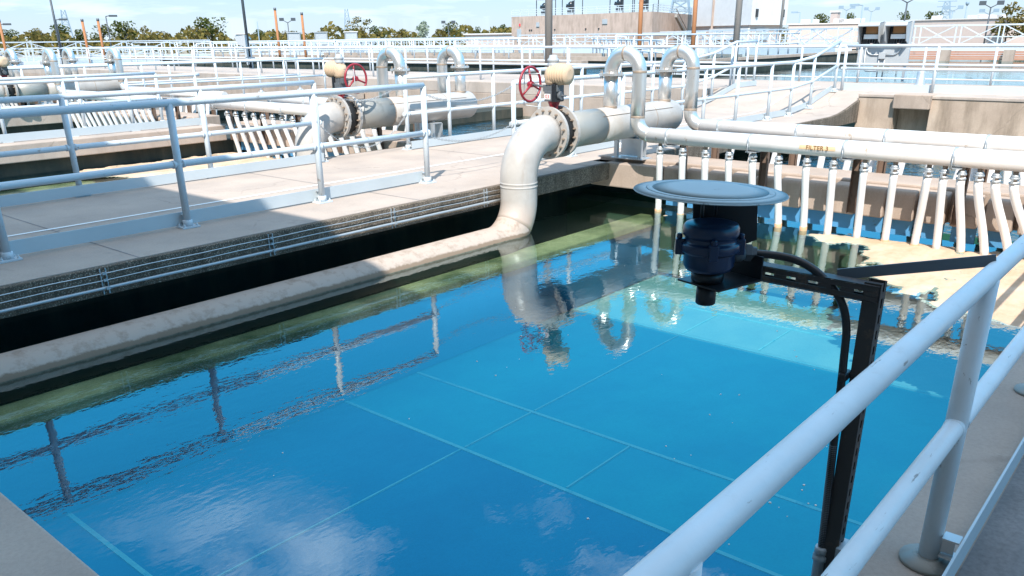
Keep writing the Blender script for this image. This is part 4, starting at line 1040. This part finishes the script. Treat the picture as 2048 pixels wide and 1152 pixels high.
t = thing('white_tower', (72.4, 34.06, -0.9), 'tall white windowless tower with grey shaded side, right of centre', 'building')
A, B, C_ = Vector((79.16, 42.81, 0)), Vector((72.39, 34.06, 0)), Vector((78.99, 34.01, 0))
B = Vector((73.2, 34.6, 0)); C_ = Vector((79.2, 33.9, 0)); A = Vector((77.2, 42.6, 0)); D_ = A + (C_ - B)
m = MB(); m.prism([(p.x, p.y) for p in (A, B, C_, D_)], lambda a, b: (a, b, 2.35), (0, 0, 9)); m.build('upper_wall', M['stucco'], t)
ce = (A + B + C_ + D_) / 4
m = MB(); m.prism([((p.x - ce.x) * 0.93 + ce.x, (p.y - ce.y) * 0.93 + ce.y) for p in (A, B, C_, D_)], lambda a, b: (a, b, -0.9), (0, 0, 3.25)); m.build('base_wall', M['pink'], t)
d = (B - A).normalized(); nn = Vector((d.y, -d.x, 0)); nn = nn if nn.x < 0 else -nn
MB().bar(A.lerp(B, 0.38) + nn * 0.05 + up * 1.9, A.lerp(B, 0.38) + nn * 0.05 + up * 11.3, 0.18, 0.12).build('joint_trim', M['tan'], t)
lw = MB(); lw.bar(A.lerp(B, 0.36) + up * 1.65 + nn * 0.12, B + up * 1.65 + nn * 0.12, 0.2, 0.9); lw.build('lower_band', M['stucco'], t)
for u in (0.40, 0.97): MB().bar(A.lerp(B, u) + up * -0.9 + nn * 0.12, A.lerp(B, u) + up * 1.19 + nn * 0.12, 0.3, 0.3).build('column', M['stucco'], t)
d2 = (C_ - B).normalized(); n2 = Vector((d2.y, -d2.x, 0))
for u in (0.13, 0.86): MB().bar(B.lerp(C_, u) + up * 3.0 + n2 * 0.02, B.lerp(C_, u) + up * 3.65 + n2 * 0.02, 0.26, 0.26).build('window', M['glass'], t)
MB().box(B.lerp(C_, 0.35) + up * 1.6 + n2 * -0.1, (1.6, 0.5, 0.9), rz=math.atan2(d2.y, d2.x)).build('door_panel', M['mesh'], t)

def low_building(name, c, s, ang, mat, label, roof=0, seams=0):
    t = thing(name, (c[0], c[1], c[2] - s[2] / 2), label, 'building')
    MB().box(c, s, rz=ang).build('wall', mat, t)
    k = Matrix.Rotation(ang, 3, 'Z')
    MB().box((c[0], c[1], c[2] + s[2] / 2 + 0.08), (s[0] + 0.4, s[1] + 0.4, 0.16), rz=ang).build('roof_edge', M['stucco'], t)
    for i in range(roof):
        p = k @ Vector((random.uniform(-0.42, 0.42) * s[0], -0.3 * s[1], s[2] / 2 + 0.45)) + Vector(c)
        MB().box(p, (random.uniform(0.8, 2.2), 1.2, random.uniform(0.4, 0.9)), rz=ang).build('roof_unit', M['stucco'], t)
    for i in range(seams):
        p = k @ Vector(((i + 0.5) / seams * s[0] - s[0] / 2, -s[1] / 2 - 0.03, -0.2)) + Vector(c)
        MB().box(p, (0.25, 0.1, s[2] * 0.7), rz=ang).build('pilaster', M['tan'], t)
    return t
low_building('low_building', (171.5, 41.0, 1.3), (21, 10, 4.4), math.atan2(-17.6, -6) + math.pi, M['pink'], 'long low pink building behind the far right truss bridge', 9, 6)
low_building('low_building', (142.0, 52.0, 1.1), (15, 8, 3.6), math.atan2(-13.6, 5) + math.pi, M['pink'], 'low pinkish plant building right of the white tower', 7, 5)
low_building('low_building', (89.5, 78.5, 0.5), (7.4, 5, 2.9), math.atan2(-6.7, -0.7) + math.pi, M['pink'], 'small plain pink box building left of the tan building', 0, 0)
low_building('low_building', (216, 210, 2.4), (4.2, 4, 4.5), math.atan2(-2.5, 2.5), M['teal'], 'tiny blue box building under the twin floodlight on the skyline', 0, 0)
low_building('low_building', (139, 209, 1.2), (11, 6, 3.8), math.atan2(-5.4, 8.1), M['teal'], 'low teal-roofed shed on the left skyline', 0, 0)
t = thing('chimney', (152, 56.5, -0.9), 'short pinkish chimney block above the plant building right of the white tower', 'chimney')
MB().box((152, 56.5, 2.0), (1.2, 1.2, 5.8)).build('stack', M['pink'], t); MB().box((152, 56.5, 5.0), (1.5, 1.5, 0.3)).build('cap', M['stucco'], t)
for i, (x, y, lab) in enumerate(((46.9, 64.9, 'leftmost grey screened cube on the skyline'), (48.75, 63.5, 'middle grey screened cube on the skyline'), (50.8, 61.9, 'rightmost, whiter grey screened cube beside the central tree'))):
    t = thing('screened_unit', (x, y, 0.3), lab, 'cooling unit', 'grey screened cubes')
    a_ = math.atan2(-0.8, 1.0)
    MB().box((x, y, 1.25), (1.1, 1.0, 1.85), rz=a_).build('screen', M['mesh'], t); MB().box((x, y, 2.2), (1.25, 1.15, 0.07), rz=a_).build('top_rim', M['stucco'] if i == 2 else M['cabinet'], t)
    fr = MB(); k = Matrix.Rotation(a_, 3, 'Z')
    fr.bar(Vector((x, y, 1.2)) + k @ Vector((-0.53, -0.52, 0)), Vector((x, y, 1.2)) + k @ Vector((0.53, -0.52, 0)), 0.05, 0.05)
    for q in (-0.56, 0.56): fr.bar(Vector((x, y, 0.35)) + k @ Vector((q, -0.52, 0)), Vector((x, y, 2.16)) + k @ Vector((q * 0.9, -0.52, 0)), 0.06, 0.06)
    fr.build('frame', M['cabinet'], t)

# ------------------------------------------------------------------ trees
def crown_mesh(seed, n=900, mat=None):
    rnd = random.Random(seed); m = MB()
    clumps = []
    for i in range(15):
        a = rnd.uniform(0, 2 * math.pi); rr = rnd.uniform(0.05, 0.36) ; z = rnd.uniform(0.30, 0.86)
        rr *= 1.0 - max(0, z - 0.55) * 1.2
        clumps.append((Vector((math.cos(a) * rr, math.sin(a) * rr, z)), rnd.uniform(0.10, 0.21)))
    for i in range(n):
        c, R_ = rnd.choice(clumps)
        d = Vector((rnd.gauss(0, 1), rnd.gauss(0, 1), rnd.gauss(0, 1))).normalized() * R_ * rnd.uniform(0.55, 1.05) ** 0.6
        d.z *= 0.75
        p = c + d; s = rnd.uniform(0.018, 0.042)
        u = Vector((rnd.gauss(0, 1), rnd.gauss(0, 1), rnd.gauss(0, 0.6))).normalized(); v = u.cross(Vector((rnd.gauss(0, 1), rnd.gauss(0, 1), rnd.gauss(0, 1)))).normalized()
        m.add([p - u * s, p + v * s * 0.7, p + u * s, p - v * s * 0.7], [(0, 1, 2, 3)])
    return m
CR = {}
for key, mk in (('leaf', 'leaf'), ('leaf_dry', 'leaf_dry'), ('leaf_pale', 'leaf_pale')):
    CR[key] = []
    for sd_ in range(3):
        o = crown_mesh(sd_ * 7 + len(key)).build('crown', M[mk], None, fix=False); CR[key].append(o.data); bpy.data.objects.remove(o)
tk = MB(); tk.tube([(0, 0, 0), (0.01, 0, 0.25), (-0.01, 0.01, 0.5), (0.0, 0, 0.7)], [0.035, 0.027, 0.018, 0.006], 7)
for i in range(6):
    a = i * 1.05; tk.tube([(0, 0, 0.26 + 0.05 * i), (math.cos(a) * 0.12, math.sin(a) * 0.12, 0.42 + 0.05 * i), (math.cos(a) * 0.22, math.sin(a) * 0.22, 0.52 + 0.05 * i)], [0.014, 0.009, 0.004], 5)
o = tk.build('trunk', M['bark']); TRUNK = o.data; bpy.data.objects.remove(o)
def tree(x, y, ztop, w, kind, label, i, hs=1.12):
    z0 = -1.0; h = (ztop - z0) * hs
    t = thing('tree', (x, y, z0), label, 'tree', 'trees on the skyline')
    for nm, me in (('trunk', TRUNK), ('crown', CR[kind][i % 3])):
        o = bpy.data.objects.new(nm, me); col.objects.link(o); o.parent = t
        o.scale = (w * 1.25, w * 1.25, h) if nm == 'crown' else (h * 0.6, h * 0.6, h)
        o.rotation_euler = (0, 0, i * 1.7)
TR = [(75.5, 206.7, 4.1, 5.0, 'leaf', 'round tree at the extreme left of the skyline'), (80.4, 204.8, 4.4, 5.0, 'leaf_dry', 'olive tree left of the tall dark lamp pole'),
 (84.5, 203.0, 5.2, 5.4, 'leaf', 'tree directly behind the tall dark lamp pole'), (88.4, 201.5, 4.0, 4.5, 'leaf', 'tree just right of the tall dark lamp pole'),
 (92.5, 199.6, 4.9, 5.4, 'leaf', 'green tree behind the pair of rust pipes at left'), (96.6, 197.7, 5.8, 6.4, 'leaf', 'tallest dark green tree of the left clump, right of the small lamp'),
 (100.5, 195.6, 4.6, 5.6, 'leaf_dry', 'yellowish tree on the right end of the left clump'), (104.2, 193.7, 3.6, 4.6, 'leaf_dry', 'low yellow-green tree between the left clump and the big round tree'),
 (113.2, 188.7, 6.5, 8.2, 'leaf', 'big round tree left of the dark pole, behind the side-on hooded panel'), (110.0, 190.2, 4.4, 4.4, 'leaf_dry', 'smaller tree touching the big round tree on its left'),
 (122.4, 182.8, 3.7, 5.0, 'leaf', 'low tree right of the dark pole'), (128.0, 178.8, 3.4, 5.0, 'leaf_dry', 'low bushy tree between the capped rust pipes'),
 (141.4, 168.5, 6.2, 7.2, 'leaf_dry', 'large leaning olive tree behind the grey screened cubes'), (144.6, 165.8, 4.2, 4.6, 'leaf', 'tree to the right of the large olive tree'), (149.0, 162, 3.5, 4.4, 'leaf_dry', 'low yellow tree left of the pale tree'),
 (152.7, 158.4, 5.6, 5.6, 'leaf_pale', 'pale grey-green tree on the central skyline'), (157.9, 153.2, 4.9, 4.4, 'leaf', 'dark tree behind the twin floodlight at centre'), (155.7, 155.4, 3.5, 3.6, 'leaf_dry', 'orange-tinged bush below the twin floodlight at centre'),
 (162.1, 148.7, 3.8, 2.2, 'leaf', 'tiny round tree left of the tan building'), (166.2, 144.2, 4.2, 4.4, 'leaf', 'tree touching the left corner of the tan building'),
 (223.7, 87.0, 6.0, 5.2, 'leaf', 'small dark tree just right of the white tower'), (226.2, 80.3, 5.8, 3.8, 'leaf', 'small dark tree left of the hooded panels on the skyline'),
 (230.0, 68.7, 5.9, 4.2, 'leaf', 'small dark tree above the right hood'), (231.8, 62.2, 6.0, 5.0, 'leaf', 'small dark tree between the right hood and the pale pylon'),
 (160.0, 31.5, 5.4, 6.4, 'leaf_dry', 'bright bushy tree at the extreme right edge'), (158.0, 28.0, 4.6, 6.0, 'leaf_dry', 'lower bushy tree cut by the right edge')]
for i, a in enumerate(TR): tree(*a[:5], a[5], i)
# far-off treeline that reads as one mass
rnd = random.Random(3); m = MB()
for i in range(14000):
    az = R(rnd.uniform(2, 84)); d = rnd.uniform(205, 260); x, y = d * math.cos(az), d * math.sin(az)
    top = 3.3 + 0.7 * math.sin(az * 37) + 0.8 * math.sin(az * 91 + 1) + 0.5 * math.sin(az * 210)
    if az < R(36): top -= 0.9
    z = -1 + (top + 1) * rnd.uniform(0, 1) ** 0.7; s = rnd.uniform(0.35, 0.8)
    u = Vector((rnd.gauss(0, 1), rnd.gauss(0, 1), rnd.gauss(0, .6))).normalized(); v = u.cross(Vector((rnd.gauss(0, 1), rnd.gauss(0, 1), rnd.gauss(0, 1)))).normalized(); p = Vector((x, y, z))
    m.add([p - u * s, p + v * s * 0.7, p + u * s, p - v * s * 0.7], [(0, 1, 2, 3)])
o = m.build('treeline', M['leaf_dry'], None, fix=False); o['kind'] = 'stuff'; o['label'] = 'continuous far treeline on the horizon'

# ------------------------------------------------------------------ the building whose roof shades the near filters (behind the photographer)
t = thing('control_house', (-1.4, 0, -0.3), 'tan control house behind the camera whose roof edge shades the near walkways', 'building')
zb = 8.0; xb = 4.75 - 0.75 * zb
MB().span(xb - 14, xb - 0.25, -30, 22, -0.5, zb - 0.3).build('wall', M['tan'], t)
MB().span(xb - 14.2, xb, -30.2, 22.2, zb - 0.298, zb).build('roof', M['deck'], t)
for i in range(10): MB().span(xb - 0.26, xb - 0.225, -24 + i * 4.5, -22.2 + i * 4.5, 1.0, 2.6).build('window', M['glass'], t)
zb2 = 12.6; xb2 = 6.74 - 0.75 * zb2  # unseen block added above the roof, sized to extend the shade
t2 = thing('shade_block', (-2, -12, -0.3), 'unseen tan block added on the control house roof to widen its shade', 'building')
MB().span(xb2 - 5, xb2, -34, 5.2 - 0.5 * zb2, zb + 0.002, zb2).build('wall', M['tan'], t2)

# ------------------------------------------------------------------ light
SUN = Vector((-0.75, -0.5, 1.0)).normalized()
el = math.asin(SUN.z); az = math.atan2(SUN.x, SUN.y)
ld = bpy.data.lights.new('sun', 'SUN'); ld.energy = 3.1; ld.angle = R(0.5); ld.color = (1.0, 0.95, 0.88)
lo = bpy.data.objects.new('sun', ld); col.objects.link(lo); lo.rotation_euler = SUN.to_track_quat('Z', 'Y').to_euler(); lo.location = (-20, -15, 30)

W = bpy.data.worlds.new('World'); sc.world = W; W.use_nodes = True
nt = W.node_tree; nt.nodes.clear()
out = nt.nodes.new('ShaderNodeOutputWorld'); bg = nt.nodes.new('ShaderNodeBackground'); bg.inputs['Strength'].default_value = 0.147
sky = nt.nodes.new('ShaderNodeTexSky'); sky.sky_type = 'NISHITA'; sky.sun_disc = False; sky.sun_elevation = el; sky.sun_rotation = az % (2 * math.pi)
sky.air_density = 1.0; sky.dust_density = 0.6; sky.ozone_density = 2.5; sky.altitude = 100
# pull the sky model towards deep blue, with a bright neutral zenith as ambient fill
tc0 = nt.nodes.new('ShaderNodeTexCoord'); s0 = nt.nodes.new('ShaderNodeSeparateXYZ'); nt.links.new(tc0.outputs['Generated'], s0.inputs[0])
gr = nt.nodes.new('ShaderNodeValToRGB'); e = gr.color_ramp.elements
e[0].position = 0.0; e[0].color = (0.172, 0.214, 0.256, 1); e[1].position = 1.0; e[1].color = (0.30, 0.33, 0.37, 1)
for p_, c_ in ((0.06, (0.125, 0.198, 0.27)), (0.16, (0.035, 0.25, 0.46)), (0.36, (0.010, 0.235, 0.46)), (0.6, (0.006, 0.165, 0.38)), (0.8, (0.16, 0.24, 0.33))):
    q_ = e.new(p_); q_.color = (*c_, 1)
nt.links.new(s0.outputs['Z'], gr.inputs['Fac'])
sc10 = nt.nodes.new('ShaderNodeMix'); sc10.data_type = 'RGBA'; sc10.blend_type = 'MULTIPLY'; sc10.inputs['Factor'].default_value = 1.0; sc10.inputs[7].default_value = (10, 10, 10, 1)
nt.links.new(gr.outputs['Color'], sc10.inputs[6])
hs = nt.nodes.new('ShaderNodeMix'); hs.data_type = 'RGBA'; hs.inputs['Factor'].default_value = 0.92
nt.links.new(sky.outputs[0], hs.inputs[6]); nt.links.new(sc10.outputs[2], hs.inputs[7])
# clouds: noise on the view direction flattened onto a cloud plane
tc = nt.nodes.new('ShaderNodeTexCoord'); sx_ = nt.nodes.new('ShaderNodeSeparateXYZ'); nt.links.new(tc.outputs['Generated'], sx_.inputs[0])
def mth(op, a, b=None, clamp=False):
    n_ = nt.nodes.new('ShaderNodeMath'); n_.operation = op; n_.use_clamp = clamp
    for i, v_ in enumerate((a, b)):
        if v_ is None: continue
        if hasattr(v_, 'is_output'): nt.links.new(v_, n_.inputs[i])
        else: n_.inputs[i].default_value = v_
    return n_.outputs[0]
zz = mth('MAXIMUM', sx_.outputs['Z'], 0.02); zz = mth('ADD', zz, 0.12)
cv = nt.nodes.new('ShaderNodeCombineXYZ'); nt.links.new(mth('DIVIDE', sx_.outputs['X'], zz), cv.inputs[0]); nt.links.new(mth('DIVIDE', sx_.outputs['Y'], zz), cv.inputs[1])
nz = nt.nodes.new('ShaderNodeTexNoise'); nz.inputs['Scale'].default_value = 1.25; nz.inputs['Detail'].default_value = 9; nz.inputs['Roughness'].default_value = 0.58
mpn = nt.nodes.new('ShaderNodeMapping'); mpn.inputs['Location'].default_value = (3.1, 1.7, 0); nt.links.new(cv.outputs[0], mpn.inputs['Vector']); nt.links.new(mpn.outputs[0], nz.inputs['Vector'])
rp = nt.nodes.new('ShaderNodeValToRGB'); rp.color_ramp.elements[0].position = 0.50; rp.color_ramp.elements[1].position = 0.66; nt.links.new(nz.outputs['Fac'], rp.inputs['Fac'])
mx = nt.nodes.new('ShaderNodeMix'); mx.data_type = 'RGBA'; hi = nt.nodes.new('ShaderNodeMapRange'); hi.interpolation_type = 'SMOOTHSTEP'; hi.inputs['From Min'].default_value = 0.45; hi.inputs['From Max'].default_value = 0.58; hi.inputs['To Max'].default_value = 0.8; nt.links.new(sx_.outputs['Z'], hi.inputs['Value'])
lw_ = nt.nodes.new('ShaderNodeMapRange'); lw_.inputs['From Min'].default_value = 0.10; lw_.inputs['From Max'].default_value = 0.03; lw_.inputs['To Max'].default_value = 0.09; nt.links.new(sx_.outputs['Z'], lw_.inputs['Value'])
cl_ = mth('MULTIPLY', rp.outputs['Color'], mth('ADD', hi.outputs[0], lw_.outputs[0]))
nt.links.new(cl_, mx.inputs['Factor']); nt.links.new(hs.outputs[2], mx.inputs[6]); mx.inputs[7].default_value = (9.0, 9.3, 9.8, 1)
nt.links.new(mx.outputs[2], bg.inputs['Color']); nt.links.new(bg.outputs[0], out.inputs[0])

# ------------------------------------------------------------------ camera
F, PY = 1637.21, 744.71
yaw, pit, rol = 0.708342540, 0.388625707, -0.0124575155
f = Vector((math.cos(yaw) * math.cos(pit), math.sin(yaw) * math.cos(pit), -math.sin(pit))); r_ = Vector((math.sin(yaw), -math.cos(yaw), 0)); u_ = r_.cross(f)
c_, s_ = math.cos(rol), math.sin(rol); rx = r_ * c_ + u_ * s_; uy = u_ * c_ - r_ * s_
cam = bpy.data.cameras.new('Camera'); co = bpy.data.objects.new('Camera', cam); col.objects.link(co); sc.camera = co
mw = Matrix((rx, uy, -f)).transposed().to_4x4(); mw.translation = Vector((0, 0, 1.6)); co.matrix_world = mw
cam.sensor_fit = 'HORIZONTAL'; cam.sensor_width = 36; cam.lens = 36 * F / 2048; cam.shift_x = 0.0; cam.shift_y = (PY - 576) / 2048
cam.clip_start = 0.05; cam.clip_end = 3000

sc.view_settings.view_transform = 'Standard'; sc.view_settings.look = 'None'; sc.view_settings.gamma = 1.0
sc.view_settings.exposure = 1.38
try:
    sc.cycles.use_denoising = True
    sc.cycles.max_bounces = 8; sc.cycles.transparent_max_bounces = 16
except Exception: pass
for o in list(bpy.data.objects):
    if '_o' in o: del o['_o']
